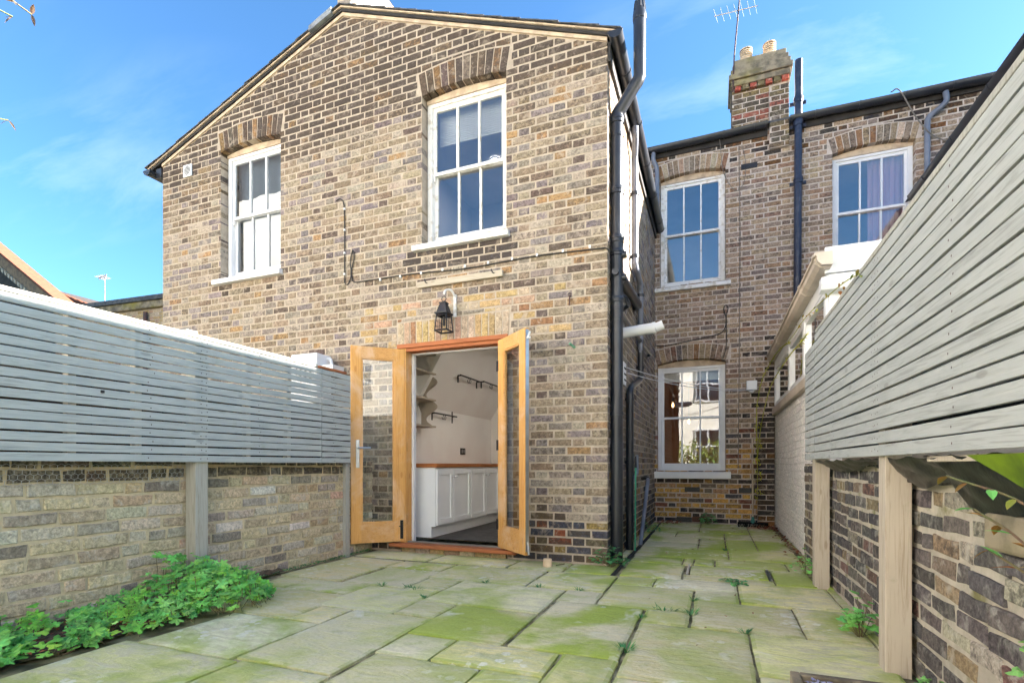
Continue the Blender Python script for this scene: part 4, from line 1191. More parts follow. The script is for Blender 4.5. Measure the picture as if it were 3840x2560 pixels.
for z, in ((2.30,), (1.34,), (3.86,)):
    b = MB(); b.lathe(px, py, [(r + .001, z), (r + .006, z), (r + .006, z + .03), (r + .001, z + .03)], 18); b.box(px - .10, px - r, py - .02, py + .02, z + .004, z + .026); b.build('bracket', M['pvc_black'], sp, smooth=True)
for z, h_ in ((2.36, .05), (2.78, .06)):
    b = MB(); collar(b, px, py, z, r, h_); b.build('collar', M['pvc_black'], sp, smooth=True)
for q0, q1 in (((px, py - .02, 2.62), (px, py - .085, 2.62)), ((px, py, 2.78), (px - .11, py, 2.79)), ((px, py, 2.78), (px + .085, py, 2.79)), ((px, py, 2.58), (px + .085, py, 2.585))):
    b = MB(); b.tube([q0, q1], .03, 14); b.build('boss', M['pvc_black'], sp, smooth=True)
b = MB(); b.tube([(px, py + .03, 2.55), (px, py + .2, 2.66), (px + .0, 6.1, 2.74), (px - .06, 6.2, 2.75)], .05, 14); b.build('branch_pipe', M['pvc_black'], sp, smooth=True)
b = MB(); b.tube([(px, py + .03, 2.25), (px, py + .15, 2.30), (px, 7.4, 2.42), (px - .06, 7.5, 2.43)], .021, 10); b.build('waste_pipe', M['pvc_black'], sp, smooth=True)
b = MB(); b.tube([(px, py + .03, 2.45), (px + .06, py + .10, 2.43), (px + .06, py + .3, 2.42), (px - .06, py + .5, 2.42)], .021, 10); b.build('waste_pipe', M['pvc_black'], sp, smooth=True)

dp = thing('downpipe', 'slim rainwater downpipe with double elbows behind the soil pipe', 'pipe', (-.83, 5.5, 0))
b = MB()
dx = -.835
b.tube(smooth_path([(HX1 + .085, 5.7, 4.55), (HX1 + .085, 5.72, 4.44), (dx, 5.86, 4.33), (dx, 5.88, 4.2)], 4) + [(dx, 5.88, 3.2)], .034, 14)
b.tube(smooth_path([(dx, 5.88, 3.2), (dx, 5.90, 3.12), (dx, 6.24, 3.06), (dx, 6.33, 2.98)], 5) + [(dx, 6.34, 2.06)], .034, 14)
dp_a = b.build('upper_pipe', M['pvc_grey'], dp, smooth=True)
b = MB(); b.tube([(dx, 6.34, 2.94), (dx, 6.34, 2.06)] + smooth_path([(dx, 6.34, 2.0), (dx, 6.28, 1.90), (dx, 5.62, 1.72), (dx, 5.52, 1.62)], 5), .0355, 14); b.build('elbow_pipe', M['pvc_black'], dp, smooth=True)
b = MB(); b.tube([(dx, 5.51, 1.64), (dx, 5.50, 0)], .04, 14); b.build('lower_pipe', M['pvc_black'], dp, smooth=True)
for y, z in ((5.88, 3.9), (5.88, 3.2), (6.34, 2.9), (6.34, 2.04), (5.51, 1.56), (5.5, .9)):
    b = MB(); b.lathe(dx, y, [(.036, z), (.044, z), (.044, z + .035), (.036, z + .035)], 14); b.box(HX1 + .008, dx, y - .01, y + .01, z + .005, z + .03); b.build('bracket', M['pvc_black'], dp, smooth=True)
rp = thing('downpipe', 'short black swan-neck downpipe under the rear gutter corner', 'pipe', (-.86, YB - .05, 4.6))
b = MB(); b.tube(smooth_path([(-.90, YB - .10, 5.78), (-.90, YB - .10, 5.66), (-.86, YB - .06, 5.56), (-.85, YB - .05, 5.46)], 4) + [(-.85, YB - .05, 4.62)], .033, 12); b.build('pipe', M['pvc_grey'], rp, smooth=True)
ip = thing('vent_pipe', 'tall blue-black iron pipe standing beside the chimney stack', 'pipe', (1.09, YB - .09, 2.4))
b = MB(); b.tube([(1.09, YB - .09, 2.6), (1.11, YB - .09, 6.66)], .05, 16); b.build('pipe', M['iron'], ip, smooth=True)
for z in (4.9, 5.72, 6.05):
    b = MB(); collar(b, 1.105, YB - .09, z, .052, .09); b.box(1.0, 1.21, YB - .05, YB - .02, z + .01, z + .05); b.build('collar', M['iron'], ip, smooth=True)
rq = thing('downpipe', 'grey downpipe with offset neck beside the pink curtain window', 'pipe', (2.66, YB - .05, 3.6))
b = MB(); b.tube(smooth_path([(2.80, YB - .10, 5.76), (2.80, YB - .10, 5.62), (2.64, YB - .06, 5.5), (2.62, YB - .05, 5.4)], 4) + [(2.62, YB - .05, 3.4)], .034, 12); b.build('pipe', M['pvc_grey'], rq, smooth=True)
wp = thing('overflow_pipe', 'stubby white plastic pipe poking from the side wall', 'pipe', (-.7, 5.2, 2.22))
b = MB(); b.tube([(HX1 - .02, 5.2, 2.20), (-.56, 5.2, 2.225)], .052, 18); b.build('pipe', M['upvc'], wp, smooth=True)
b = MB(); b.tube([(-.57, 5.2, 2.224), (-.54, 5.2, 2.226)], .057, 18); b.tube([(-.54, 5.2, 2.226), (-.47, 5.2, 2.25)], .044, 18, caps=False); b.build('rim', M['upvc'], wp, smooth=True)
b = MB(); b.box(HX1 + .008, HX1 + .022, 5.33, 5.50, 1.72, 1.95); vp = b.build('vent_cover', M['upvc'], house, bevel=.003)
for k in range(3):
    b = MB(); b.box(HX1 + .022, HX1 + .028, 5.36, 5.47, 1.76 + k * .06, 1.775 + k * .06); b.build('louvre', M['dark_gap'], vp)
b = MB(); b.tube([(-.83, 6.0, 1.0), (-.82, 5.95, .8), (-.85, 5.7, .7), (-.855, 5.65, 0)], .018, 8); b.build('hose', M['pvc_grey'], dp)
gp = thing('leaning_waste_pipe', 'short grey waste pipe leaning by the downpipe foot', 'pipe', (-.75, 5.9, 0))
b = MB(); b.tube([(-.80, 6.55, .72), (-.77, 6.50, .74), (-.76, 6.44, .70), (-.76, 5.75, .01)], .022, 10); b.build('pipe', M['pvc_grey'], gp, smooth=True)
b = MB(); b.tube([(-.84, 6.56, .72), (-.77, 6.50, .74), (-.765, 6.46, .72)], .026, 10); b.build('elbow', M['pvc_black'], gp, smooth=True)
gc = thing('garden_cane', 'thin green cane with black tip against the downpipe', 'cane', (-.77, 5.48, 0))
b = MB(); b.tube([(-.775, 5.46, .0), (-.775, 5.50, .86)], .009, 8); b.build('shaft', M['green_cane'], gc)
b = MB(); b.tube([(-.775, 5.50, .86), (-.775, 5.502, .98)], [.014, .008], 8); b.build('tip', M['blackmetal'], gc)

# ------------------------------------------------------------------ painted wall and lean-to
WX = .815
lean = thing('lean_to', 'white plastic framed lean-to on a whitewashed brick wall', 'lean-to', (1.4, 6.5, 0))
lw_fn = face_fn('-x', WX)
lw = backing('painted_wall', lw_fn, -(YB - .002), -4.66, -.1, lambda u: 1.60, [], M['mortar_white'], lean, .1)
LW = Wall()
for rc in flemish(-(YB - .01), -4.66, 0, 1.6, CO, ST, HD, .010, U, wav=.006):
    LW.add([(rc[0], rc[2]), (rc[1], rc[2]), (rc[1], rc[3]), (rc[0], rc[3])], lw_fn, (*jit(lin(250, 242, 238), .04), U(0, .12)), lw, M['brick_white'], U(.002, .008))
LW.finish(300)
b = MB(); b.box(WX - .05, WX + .12, 4.62, YB - .125, 1.605, 1.70); b.build('window_sill', M['cream'], lean, bevel=.008)
ms = [8.36, 6.85, 5.75, 4.68]
b = MB()
b.box(WX - .01, WX + .05, 4.62, 8.4, 1.702, 1.76); b.box(WX - .01, WX + .05, 4.62, 8.4, 2.27, 2.40)
b.build('window_frame', M['upvc'], lean, bevel=.004)
for y in ms:
    b = MB(); b.box(WX - .014, WX + .054, y - .045, y + .045, 1.76, 2.27); b.build('mullion', M['upvc'], lean, bevel=.004)
for a, c in zip(ms, ms[1:]):
    b = MB(); b.add([(WX + .02, c + .045, 1.76), (WX + .02, a - .045, 1.76), (WX + .02, a - .045, 2.27), (WX + .02, c + .045, 2.27)], [(0, 1, 2, 3)]); b.build('pane', M['glass'], lean)
    b = MB()
    for y0_, y1_, z0_, z1_ in ((c + .045, c + .075, 1.76, 2.27), (a - .075, a - .045, 1.76, 2.27), (c + .075, a - .075, 1.76, 1.79), (c + .075, a - .075, 2.24, 2.27)): b.box(WX - .004, WX + .04, y0_, y1_, z0_, z1_)
    b.build('casement', M['upvc'], lean, bevel=.003)
# ogee gutter along the eaves and its return across the front
og = [(-.0, 2.385), (-.07, 2.39), (-.10, 2.42), (-.105, 2.46), (-.118, 2.465), (-.118, 2.485), (-.0, 2.485)]
b = MB(); b.prism([(WX + a, z) for a, z in og], lambda a, c, d: (a, d, c), 4.45, 8.42); b.build('eaves_gutter', M['cream'], lean)
for y in (5.22, 7.2, 4.5):
    b = MB(); b.prism([(WX + a * 1.04 - .002, z + (-.004 if i < 3 else .004)) for i, (a, z) in enumerate(og)], lambda a, c, d: (a, d, c), y, y + .05); b.build('gutter_joint', M['cream'], lean)
FY = 4.60
b = MB(); b.box(WX - .03, 3.0, FY - .03, FY, 2.36, 2.56); b.build('front_fascia', M['upvc'], lean, bevel=.004)
b = MB(); b.prism([(FY - .03, 2.20), (FY - .11, 2.21), (FY - .13, 2.25), (FY - .13, 2.30), (FY - .03, 2.30)], lambda a, c, d: (d, a, c), WX - .07, 1.06); b.build('lower_gutter', M['upvc'], lean)
b = MB(); b.tube([(1.0, FY - .07, 2.22), (1.0, FY - .07, 1.9)], .034, 12); b.build('spout', M['upvc'], lean, smooth=True)
b = MB(); b.box(WX + .0, .93, FY - .012, FY + .04, 1.2, 2.355); b.box(1.02, 1.10, FY - .012, FY + .04, 1.2, 2.355); b.box(.93, 1.02, FY - .012, FY + .04, 2.30, 2.355); b.box(.93, 1.02, FY - .012, FY + .04, 1.2, 1.3); b.box(1.4, 1.48, FY - .012, FY + .04, 1.2, 2.355); b.box(1.10, 1.4, FY - .012, FY + .04, 2.29, 2.355)
b.build('front_frame', M['upvc'], lean, bevel=.004)
for x0_, x1_ in ((.93, 1.02), (1.10, 1.40)):
    b = MB(); b.add([(x0_, FY + .01, 1.3), (x1_, FY + .01, 1.3), (x1_, FY + .01, 2.30), (x0_, FY + .01, 2.30)], [(0, 1, 2, 3)]); b.build('pane', M['glass'], lean)
b = MB(); b.box(1.10, 1.30, FY - .05, FY - .014, 2.22, 2.235); b.build('window_stay', M['steel'], lean)
b = MB(); b.prism([(WX + .0, 2.50), (2.45, 2.62), (2.45, 2.66), (WX + .0, 2.54)], lambda a, c, d: (a, d, c), FY - .02, YB - .14); b.build('lean_to_roof', M['upvc'], lean)
b = MB(); b.box(WX + .06, 2.45, FY + .05, 8.3, .1, .12); b.box(2.40, 2.45, FY + .05, 8.3, .12, 2.4); b.build('inner_wall', M['plaster'], lean)

# ------------------------------------------------------------------ neighbouring wing on the sunny side
nb = thing('neighbour_wing', 'neighbouring rear wing whose dark gutter shows above the grey fence', 'house', (4, 6, 0))
b = MB(); b.box(2.56, 7.6, 3.5, YB - .02, 0, 4.48); nw = b.build('wall', M['mortar_house'], nb)  # near end extended out of view to shade the left fence
b = MB()
for rc in flemish(-(YB - .03), -3.5, 1.51, 4.35, CO, ST, HD, JT, U):
    vs, fs = brick_geo([(rc[0], rc[2]), (rc[1], rc[2]), (rc[1], rc[3]), (rc[0], rc[3])], face_fn('-x', 2.56), .005, .03, .002, U)
    b.add(vs, fs, (*jit(pick(PH_MID), .12), U(.1, .5)))
b.build('brickwork', M['brick'], nw, kind='stuff')
b = MB(); b.prism([(2.42, 4.49), (5.0, 5.44), (7.7, 4.49)], lambda a, c, d: (a, d, c), 3.45, YB + .5); b.build('roof', M['slate'], nb)
gutter('gutter', (2.47, YB - .05, 4.50), (2.47, 3.4, 4.50), .068, M['pvc_black'], nb, brackets=6)
b = MB(); b.box(2.53, 2.556, 3.45, YB - .03, 4.36, 4.48); b.build('fascia', M['dark_gap'], nb)

# ------------------------------------------------------------------ garden walls
lg = thing('garden_wall', 'low old brick wall of mottled pale bricks under the blue-grey fence', 'wall', (-3.45, 2, 0))
LX = -3.40
lg_fn = face_fn('+x', LX)
PL = [(4, lin(196, 180, 150)), (4, lin(184, 166, 138)), (3, lin(200, 190, 172)), (2, lin(170, 162, 154)), (1.6, lin(222, 218, 212)), (.9, lin(86, 80, 86)), (.9, lin(130, 122, 122)), (.8, lin(192, 152, 130)), (.5, lin(200, 218, 202)), (1, lin(172, 142, 108))]
PL = [(w * (.45 if i in (4, 5, 7, 8) else 1), mixc(c, lin(188, 172, 142), .38)) for i, (w, c) in enumerate(PL)]
PL = dim(PL, 1.15)
lgb = backing('wall_core', lg_fn, -.5, HY - .02, -.1, lambda u: .93, [], M['mortar_left'], lg, .2)
GW = Wall()
for rc in flemish(-.5, HY - .02, .0, .925, .0795, .245, .12, .016, U, bond='old', wav=.007):
    cu, cv = (rc[0] + rc[1]) / 2, (rc[2] + rc[3]) / 2
    c = pick(PL); so_ = U(0, .35)
    if cv > .80: c = mixc(c, lin(70, 62, 52), .55); so_ = .6  # top courses darkened: contact shadow of the fence painted into the bricks
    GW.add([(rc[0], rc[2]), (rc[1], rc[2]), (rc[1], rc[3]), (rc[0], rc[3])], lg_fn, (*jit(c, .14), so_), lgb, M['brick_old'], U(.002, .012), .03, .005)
GW.finish(300)
rg = thing('garden_wall', 'low crumbling wall of dark bricks and pale mortar under the grey fence', 'wall', (.85, 2.5, 0))
RX = .80
rg_fn = face_fn('-x', RX)
PRT = [(5, lin(92, 88, 90)), (4, lin(108, 100, 98)), (3, lin(124, 108, 94)), (2, lin(156, 134, 102)), (2, lin(82, 80, 86)), (1, lin(128, 92, 84)), (1, lin(168, 156, 142))]
PRT = [(w, mixc(c, lin(132, 120, 108), .22)) for w, c in PRT]
rgb_ = backing('wall_core', rg_fn, -5.62, .5, -.1, lambda u: .90, [], M['mortar_right'], rg, .2)
GW = Wall()
for rc in flemish(-5.62, .5, .0, .895, .0795, .235, .115, .018, U, bond='old', wav=.009):
    cu, cv = (rc[0] + rc[1]) / 2, (rc[2] + rc[3]) / 2
    near = ss(-2.6, -1.9, cu)
    if U(0, 1) < .03 * near: continue
    c = pick(PRT)
    if U(0, 1) < .25 * near: c = lin(176, 164, 146)
    GW.add([(rc[0], rc[2]), (rc[1], rc[2]), (rc[1], rc[3]), (rc[0], rc[3])], rg_fn, (*jit(c, .16), U(.1, .55)), rgb_, M['brick_old'], U(.0, .012) + .012 * near * U(-.4, 1), .03, .005 + .006 * near)
GW.finish(300)
# rough coping stones slipping off the near end of that wall
for y, z, a in ((1.78, .70, .12), (1.50, .66, -.06), (1.30, .58, .1)):
    b = MB(); b.T = frameT(RX + .01, y, -math.pi / 2 + a, z); b.box(-.17, .15, -.05, .12, -.06, .05); o = b.build('coping_stone', M['stone'], rg, bevel=.012)

# ------------------------------------------------------------------ fences
def fence(name, label, X, face, y0, y1, z0, z1, n, mat, postm, posts, joints, pz, seed):
    rr = random.Random(seed)
    f = thing(name, label, 'fence', (X, (y0 + y1) / 2, 0))
    ed = [y0] + joints + [y1]
    pitch = (z1 - z0) / n
    for i in range(n):
        for k, (a, c) in enumerate(zip(ed, ed[1:])):
            if face < 0 and k == len(ed) - 2 and i == n - 1: continue
            zb = z0 + i * pitch; dz = rr.uniform(-.0012, .0012)
            th = .018
            b_ = MB()
            sg = rr.uniform(-.002, .002)
            m = 10
            vs, fs = [], []
            for q in range(m + 1):
                y = a + .0015 + (c - a - .003) * q / m
                w_ = .0016 * math.sin(q * .9 + i * 2.1 + seed) + sg * (q / m - .5)
                bow = rr.uniform(-.0009, .0009)
                x0_, x1_ = (X - th, X) if face > 0 else (X, X + th)
                for x, z in ((x0_, zb + .0042 + dz + w_), (x1_, zb + .0042 + dz + w_), (x1_, zb + pitch - .0042 + dz + w_), (x0_, zb + pitch - .0042 + dz + w_)):
                    vs.append((x + bow, y, z))
            for q in range(m):
                for e in range(4): fs.append((q * 4 + e, q * 4 + (e + 1) % 4, q * 4 + 4 + (e + 1) % 4, q * 4 + 4 + e))
            fs += [(0, 1, 2, 3), tuple(m * 4 + e for e in (3, 2, 1, 0))]
            b_.add(vs, fs)
            b_.build('slat', mat, f, bevel=.0015)
    sc_ = MB()
    for i in range(n):
        for y in [p_[0] + q_ for p_ in posts for q_ in (-.02, .02)] + [y0 + .9 + k * .83 + rr.uniform(-.02, .02) for k in range(int((y1 - y0 - 1) / .83) + 1)]:
            z = z0 + (i + .5) * pitch + rr.uniform(-.006, .006); yy = y + rr.uniform(-.006, .006)
            xf = X + face * .0012
            if y0 < yy < y1: sc_.add([(xf, yy + .0042 * math.cos(a), z + .0042 * math.sin(a)) for a in [k * math.pi / 3 for k in range(6)]], [(0, 1, 2, 3, 4, 5)])
    sc_.build('screw_heads', M['rust'], f, kind='stuff')
    for k, (y, pm_) in enumerate(posts):
        b_ = MB()
        x0_, x1_ = (X - .018 - .098, X - .0195) if face > 0 else (X + .0195, X + .018 + .098)
        b_.box(x0_, x1_, y - .048, y + .048, -.05, pz)
        b_.build('post', pm_, f, bevel=.004)
    return f
fl = fence('slatted_fence', 'blue-grey slatted fence above the old pale brick wall', -3.262, 1, -.4, 4.05, .905, 1.748, 16, M['fence_left'], M['post'], [(.55, M['post_grey']), (2.52, M['post_grey'])], [3.66], 1.74, 3)
b = MB(); b.box(-3.385, -3.27, -.4, 3.62, 1.752, 1.776); b.build('top_rail', M['post_grey'], fl, bevel=.003)
b = MB(); b.box(-3.36, -3.265, 3.64, 4.0, 1.752, 1.772); b.build('top_rail', M['cedar'], fl, bevel=.003)
b = MB(); b.box(-3.395, -3.335, 2.45, 2.53, 1.786, 1.81); b.build('post_cap', M['post_grey'], fl)
for y in (.9, 1.30, 1.75, 2.1, 2.9, 3.3):
    b = MB(); b.box(-3.325, -3.2815, y - .02, y + .02, .92, 1.74); b.build('batten', M['post'], fl)
b = MB(); b.box(-3.262, -3.250, 1.88, 1.895, 1.30, 1.315); b.build('bolt_head', M['blackmetal'], fl)
frt = fence('slatted_fence', 'warm grey slatted fence above the dark crumbling wall', .66, -1, .2, 4.63, .925, 1.822, 16, M['fence_right'], M['post'], [(4.39, M['post']), (2.70, M['post']), (1.0, M['post'])], [4.22], 1.75, 5)
b = MB(); b.box(.662, .75, .2, 4.21, 1.826, 1.85); b.build('top_rail', M['post_grey'], frt, bevel=.003)
b = MB(); b.box(.685, .72, .2, 2.2, .90, .920); b.build('bottom_rail', M['post'], frt, bevel=.003)
# dark backing added behind each fence so the slat gaps look dark
ob = thing('gap_backing_boards', 'dark backing boards added behind the blue-grey slats to darken the gaps', 'fence', (-3.55, 2, 0))
y = -.4
while y < 4.5:
    b = MB(); w = U(.12, .16); b.box(-3.56, -3.54, y, y + w - .006, .9, U(1.42, 1.5)); b.build('board', M['brown_board'], ob); y += w
b = MB(); vs = []; fs = []
n = 40
for i in range(n + 1):
    y = .2 + 4.3 * i / n
    for j_, z in enumerate((1.78, 1.3, .95)): vs.append((.80 + .012 * math.sin(y * 7 + j_), y, z))
for i in range(n):
    for j_ in range(2): fs.append((i * 3 + j_, i * 3 + j_ + 1, i * 3 + j_ + 4, i * 3 + j_ + 3))
b.add(vs, fs)
bs = thing('plastic_sheet', 'torn black plastic sheeting sagging below the grey fence', 'sheet', (.78, 2, .85))
b.build('gap_backing_sheet', M['sheet'], bs, smooth=True)  # dark sheet added behind the slats to darken their gaps
def drape(ya, yb, drop, seed):
    vs, fs = [], []
    n, m = 26, 7
    for i in range(n + 1):
        k = i / n; y = ya + (yb - ya) * k
        d = drop * math.sin(math.pi * k) ** .7 * (1 + .25 * noise.noise(Vector((y * 3, seed, 0))))
        for j_ in range(m + 1):
            q = j_ / m
            vs.append((.685 + .105 * q * (1 - .3 * q) + .012 * noise.noise(Vector((y * 9, q * 4, seed))), y, .925 - d * q ** .8 - .012 * abs(math.sin(y * 11 + q * 4 + seed))))
    for i in range(n):
        for j_ in range(m): a = i * (m + 1) + j_; fs.append((a, a + 1, a + m + 2, a + m + 1))
    b_ = MB(); b_.add(vs, fs); return b_
drape(3.05, 4.55, .07, 1).build('fold', M['sheet'], bs, smooth=True)
drape(1.95, 3.02, .11, 2).build('fold', M['sheet'], bs, smooth=True)
drape(1.55, 2.25, .20, 3).build('fold', M['sheet'], bs, smooth=True)
gs = thing('green_sheet', 'lime green sheet edge hanging beside the black plastic', 'sheet', (.72, 1.8, .85))
b = MB(); b.add([(.672, 1.86, .918), (.672, 1.40, .918), (.70, 1.45, .84), (.71, 1.58, .81), (.70, 1.72, .86)], [(0, 1, 2, 3, 4)]); b.build('sheet_face', M['sheet_green'], gs)
# chicken wire along the left wall top
b = MB()
cw = .034
for i in range(-14, 76):
    for j_ in range(5):
        y = .0 + i * cw + (cw / 2 if j_ % 2 else 0); z = .895 - j_ * cw * .78
        if y > 2.46 or y < -.4: continue
        sag = .012 * noise.noise(Vector((y * 5, j_, 0)))
        P = lambda yy, zz_: (-3.345 - .02 * (.9 - zz_) / .15 + sag, yy, zz_ + .35 * sag)
        a, c, d = P(y, z), P(y + cw / 2, z - cw * .26), P(y - cw / 2, z - cw * .26)
        b.tube([P(y, z + cw * .52 if j_ else z), a], .0011, 3, caps=False); b.tube([a, c], .0011, 3, caps=False); b.tube([a, d], .0011, 3, caps=False)
cwt = b.build('chicken_wire', M['steel']); tag(cwt, 'galvanised chicken wire hanging along the old wall top', 'wire mesh')
# end post and dark gap where the wall meets the house
b = MB(); b.box(-3.40, -3.36, 4.10, 4.16, -.05, .90); b.build('post', M['post_grey'], fl, bevel=.003)

# ------------------------------------------------------------------ things fixed to the walls
lt = thing('wall_lantern', 'rusty black iron lantern hanging above the garden doors', 'lantern', (-2.55, HY - .12, 2.2))
lx, ly, lz = -2.475, HY - .125, 2.19
b = MB(); b.box(lx + .05, lx + .08, HY - .022, HY - .009, 2.36, 2.58); b.tube(smooth_path([(lx + .065, HY - .02, 2.56), (lx + .05, HY - .07, 2.61), (lx + .01, HY - .11, 2.60), (lx, ly, 2.56)], 4), .011, 8); b.build('bracket', M['white_worn'], lt, smooth=True)
b = MB(); b.tube(arc((lx, ly, 2.515), 0, 2 * math.pi, .024, (1, 0, 0), (0, 0, 1), 14), .004, 6, caps=False); b.build('ring', M['lantern'], lt)
def frus(b_, z0, w0, z1, w1):
    vs = [(lx + sx_ * w, ly + sy_ * w, z) for z, w in ((z0, w0), (z1, w1)) for sx_, sy_ in ((-1, -1), (1, -1), (1, 1), (-1, 1))]
    b_.add(vs, [(0, 1, 2, 3), (7, 6, 5, 4), (0, 4, 5, 1), (1, 5, 6, 2), (2, 6, 7, 3), (3, 7, 4, 0)])
b = MB(); frus(b, lz + .185, .056, lz + .275, .030); frus(b, lz + .277, .036, lz + .288, .036); frus(b, lz + .172, .068, lz + .184, .068); b.build('roof', M['lantern'], lt)
b = MB()
for sx_, sy_ in ((-1, -1), (1, -1), (1, 1), (-1, 1)): b.tube([(lx + sx_ * .052, ly + sy_ * .052, lz + .172), (lx + sx_ * .066, ly + sy_ * .066, lz)], .007, 4)
for s0, s1 in (((-1, -1), (1, -1)), ((1, -1), (1, 1)), ((1, 1), (-1, 1)), ((-1, 1), (-1, -1))):
    b.tube([(lx + s0[0] * .065, ly + s0[1] * .065, lz + .008), (lx + s1[0] * .065, ly + s1[1] * .065, lz + .008)], .009, 4)
    b.tube([(lx + s0[0] * .053, ly + s0[1] * .053, lz + .16), (lx + s1[0] * .053, ly + s1[1] * .053, lz + .16)], .010, 4)
    for k in (.33, .67):
        q0 = (lx + (s0[0] + (s1[0] - s0[0]) * k) * .064, ly + (s0[1] + (s1[1] - s0[1]) * k) * .064, lz); q1 = (lx + (s0[0] + (s1[0] - s0[0]) * k) * .053, ly + (s0[1] + (s1[1] - s0[1]) * k) * .053, lz + .16)
        b.tube([q0, q1], .0018, 4)
    for k in (.05, .10): b.tube([(lx + s0[0] * (.064 - k * .07), ly + s0[1] * (.064 - k * .07), lz + k), (lx + s1[0] * (.064 - k * .07), ly + s1[1] * (.064 - k * .07), lz + k)], .0018, 4)
b.build('cage', M['lantern'], lt)
b = MB(); b.tube([(lx, ly, lz + .172), (lx, ly, lz + .06)], .013, 8); b.build('lamp_holder', M['blackmetal'], lt)
bt = thing('wall_batten', 'weathered timber batten with two hooks below the upstairs sill', 'batten', (-2.36, HY, 2.72))
b = MB(); b.T = frameT(-2.36, HY - .030, 0, 2.722); b.box(-.47, .47, -.012, .022, -.03, .03); b.build('board', M['batten'], bt, bevel=.004)
for x in (-.38, .36):
    b = MB(); b.tube([(-2.36 + x, HY - .03, 2.75), (-2.36 + x, HY - .05, 2.765), (-2.36 + x + .01, HY - .05, 2.735), (-2.36 + x + .03, HY - .045, 2.725)], .006, 6); b.build('hook', M['blackmetal'], bt)
cb = thing('wall_cable', 'thin black cable clipped along the house brickwork with a loop', 'cable', (-3.7, HY, 2.85))
yc = HY - .014
b = MB()
b.tube(smooth_path([(-3.88, yc, 3.79), (-3.82, yc, 3.80), (-3.775, yc, 3.72), (-3.765, yc, 3.4), (-3.765, yc, 2.95), (-3.76, yc, 2.87), (-3.72, yc, 2.855), (-3.685, yc, 2.92), (-3.68, yc, 3.0), (-3.69, yc, 3.1), (-3.665, yc, 3.2), (-3.645, yc, 3.2), (-3.64, yc, 3.12), (-3.668, yc, 3.02), (-3.67, yc, 2.93), (-3.64, yc, 2.87), (-3.5, yc, 2.86), (-2.9, yc, 2.855), (-2.3, yc, 2.825), (-1.6, yc, 2.84), (-1.0, yc, 2.82), (-.91, yc, 2.815), (-.885, yc + .02, 2.80)], 5), .006, 6)
b.build('cord', M['cable'], cb, smooth=True)
for x in (-3.3, -3.05, -2.8, -2.55, -2.3, -2.05, -1.8, -1.55, -1.3, -1.05):
    b = MB(); b.box(x - .008, x + .008, yc - .009, yc + .008, 2.835, 2.862); b.build('clip', M['upvc'], cb)
for z in (3.68, 3.45, 3.2, 2.97):
    b = MB(); b.box(-3.775, -3.757, yc - .009, yc + .008, z - .01, z + .01); b.build('clip', M['upvc'], cb)
rc_ = thing('wall_cable', 'black cable with a hanging loop clipped over the ground floor window', 'cable', (-.3, YB, 2.75))
yr = YB - .014
b = MB(); b.tube(smooth_path([(-.95, yr, 3.05), (-.9, yr, 2.86), (-.82, yr, 2.76), (-.4, yr, 2.80), (.0, yr, 2.86), (.10, yr, 2.90), (.15, yr, 3.0), (.15, yr, 3.12), (.12, yr, 3.24), (.15, yr, 3.30), (.18, yr, 3.24), (.155, yr, 3.12), (.155, yr, 2.7), (.11, yr, 2.5)], 5), .007, 6); b.build('cord', M['cable'], rc_, smooth=True)
vc = thing('aerial_cable', 'thin grey aerial cable dropping straight down the rear brickwork', 'cable', (.5, YB, 3))
b = MB(); b.tube([(.33, yr, 5.66), (.345, yr, 4.4), (.335, yr, 2.4), (.32, yr, .85)], .006, 6); b.tube(smooth_path([(.05, yr - .06, 5.86), (.07, yr - .07, 5.7), (.12, yr, 5.3), (.28, yr, 5.0), (.40, yr, 5.1), (.42, yr, 5.4), (.37, yr, 5.66)], 5), .005, 6); b.build('cord', M['cable_grey'], vc, smooth=True)
wc = thing('gutter_cable', 'pale cable looping off the rear gutter across the pink curtain window', 'cable', (2.3, YB, 5.5))
b = MB(); b.tube(smooth_path([(2.20, YB - .12, 5.90), (2.28, YB - .19, 5.85), (2.5, YB - .12, 5.45), (2.75, YB - .06, 5.18), (3.2, YB - .03, 5.05)], 6), .008, 6); b.build('cord', M['cable_grey'], wc, smooth=True)
wl_ = thing('washing_line', 'sagging white double washing line strung across the passage', 'washing line', (-.4, 7, 1.9))
b = MB()
for dz, dy in ((0, 0), (-.05, .05)):
    b.tube([(-.88 + 1.4 * k, 5.6 + (YB - .12 - 5.6) * k + dy, 1.93 + dz * (1 - k) - .0 * k - .28 * k * (1 - k) + .06 * k) for k in [i / 14 for i in range(15)]], .004, 5)
b.build('cord', M['line'], wl_)
fl_ = thing('floodlight', 'small white security floodlight on the rear brick wall', 'floodlight', (.515, YB, 2.06))
b = MB(); b.box(.43, .575, YB - .10, YB - .03, 1.99, 2.13); b.build('housing', M['upvc'], fl_, bevel=.012)
b = MB(); b.box(.455, .55, YB - .03, YB - .006, 1.98, 2.06); b.build('bracket', M['steel'], fl_)
b = MB(); b.lathe(.50, YB - .07, [(.02, 1.95), (.032, 1.965), (.03, 1.99)], 12); b.build('sensor', M['upvc'], fl_)
tb = thing('copper_tube', 'short verdigris copper tube stub poking from the corner brickwork', 'pipe', (-1.2, HY, 1.97))
b = MB(); b.tube([(-1.19, HY + .01, 1.955), (-1.225, HY - .06, 1.985)], .012, 10); b.build('stub', M['copper'], tb)
eb = thing('iron_wall_eye', 'small rusty iron eye set high in the house corner brickwork', 'bracket', (-1.23, HY, 2.4))
b = MB(); b.tube(arc((-1.235, HY - .02, 2.44), 0, 2 * math.pi, .014, (1, 0, 0), (0, 0, 1), 10), .005, 6, caps=False); b.tube([(-1.235, HY, 2.425), (-1.235, HY - .02, 2.42), (-1.237, HY - .022, 2.34)], .006, 6); b.build('eye', M['rust'], eb)
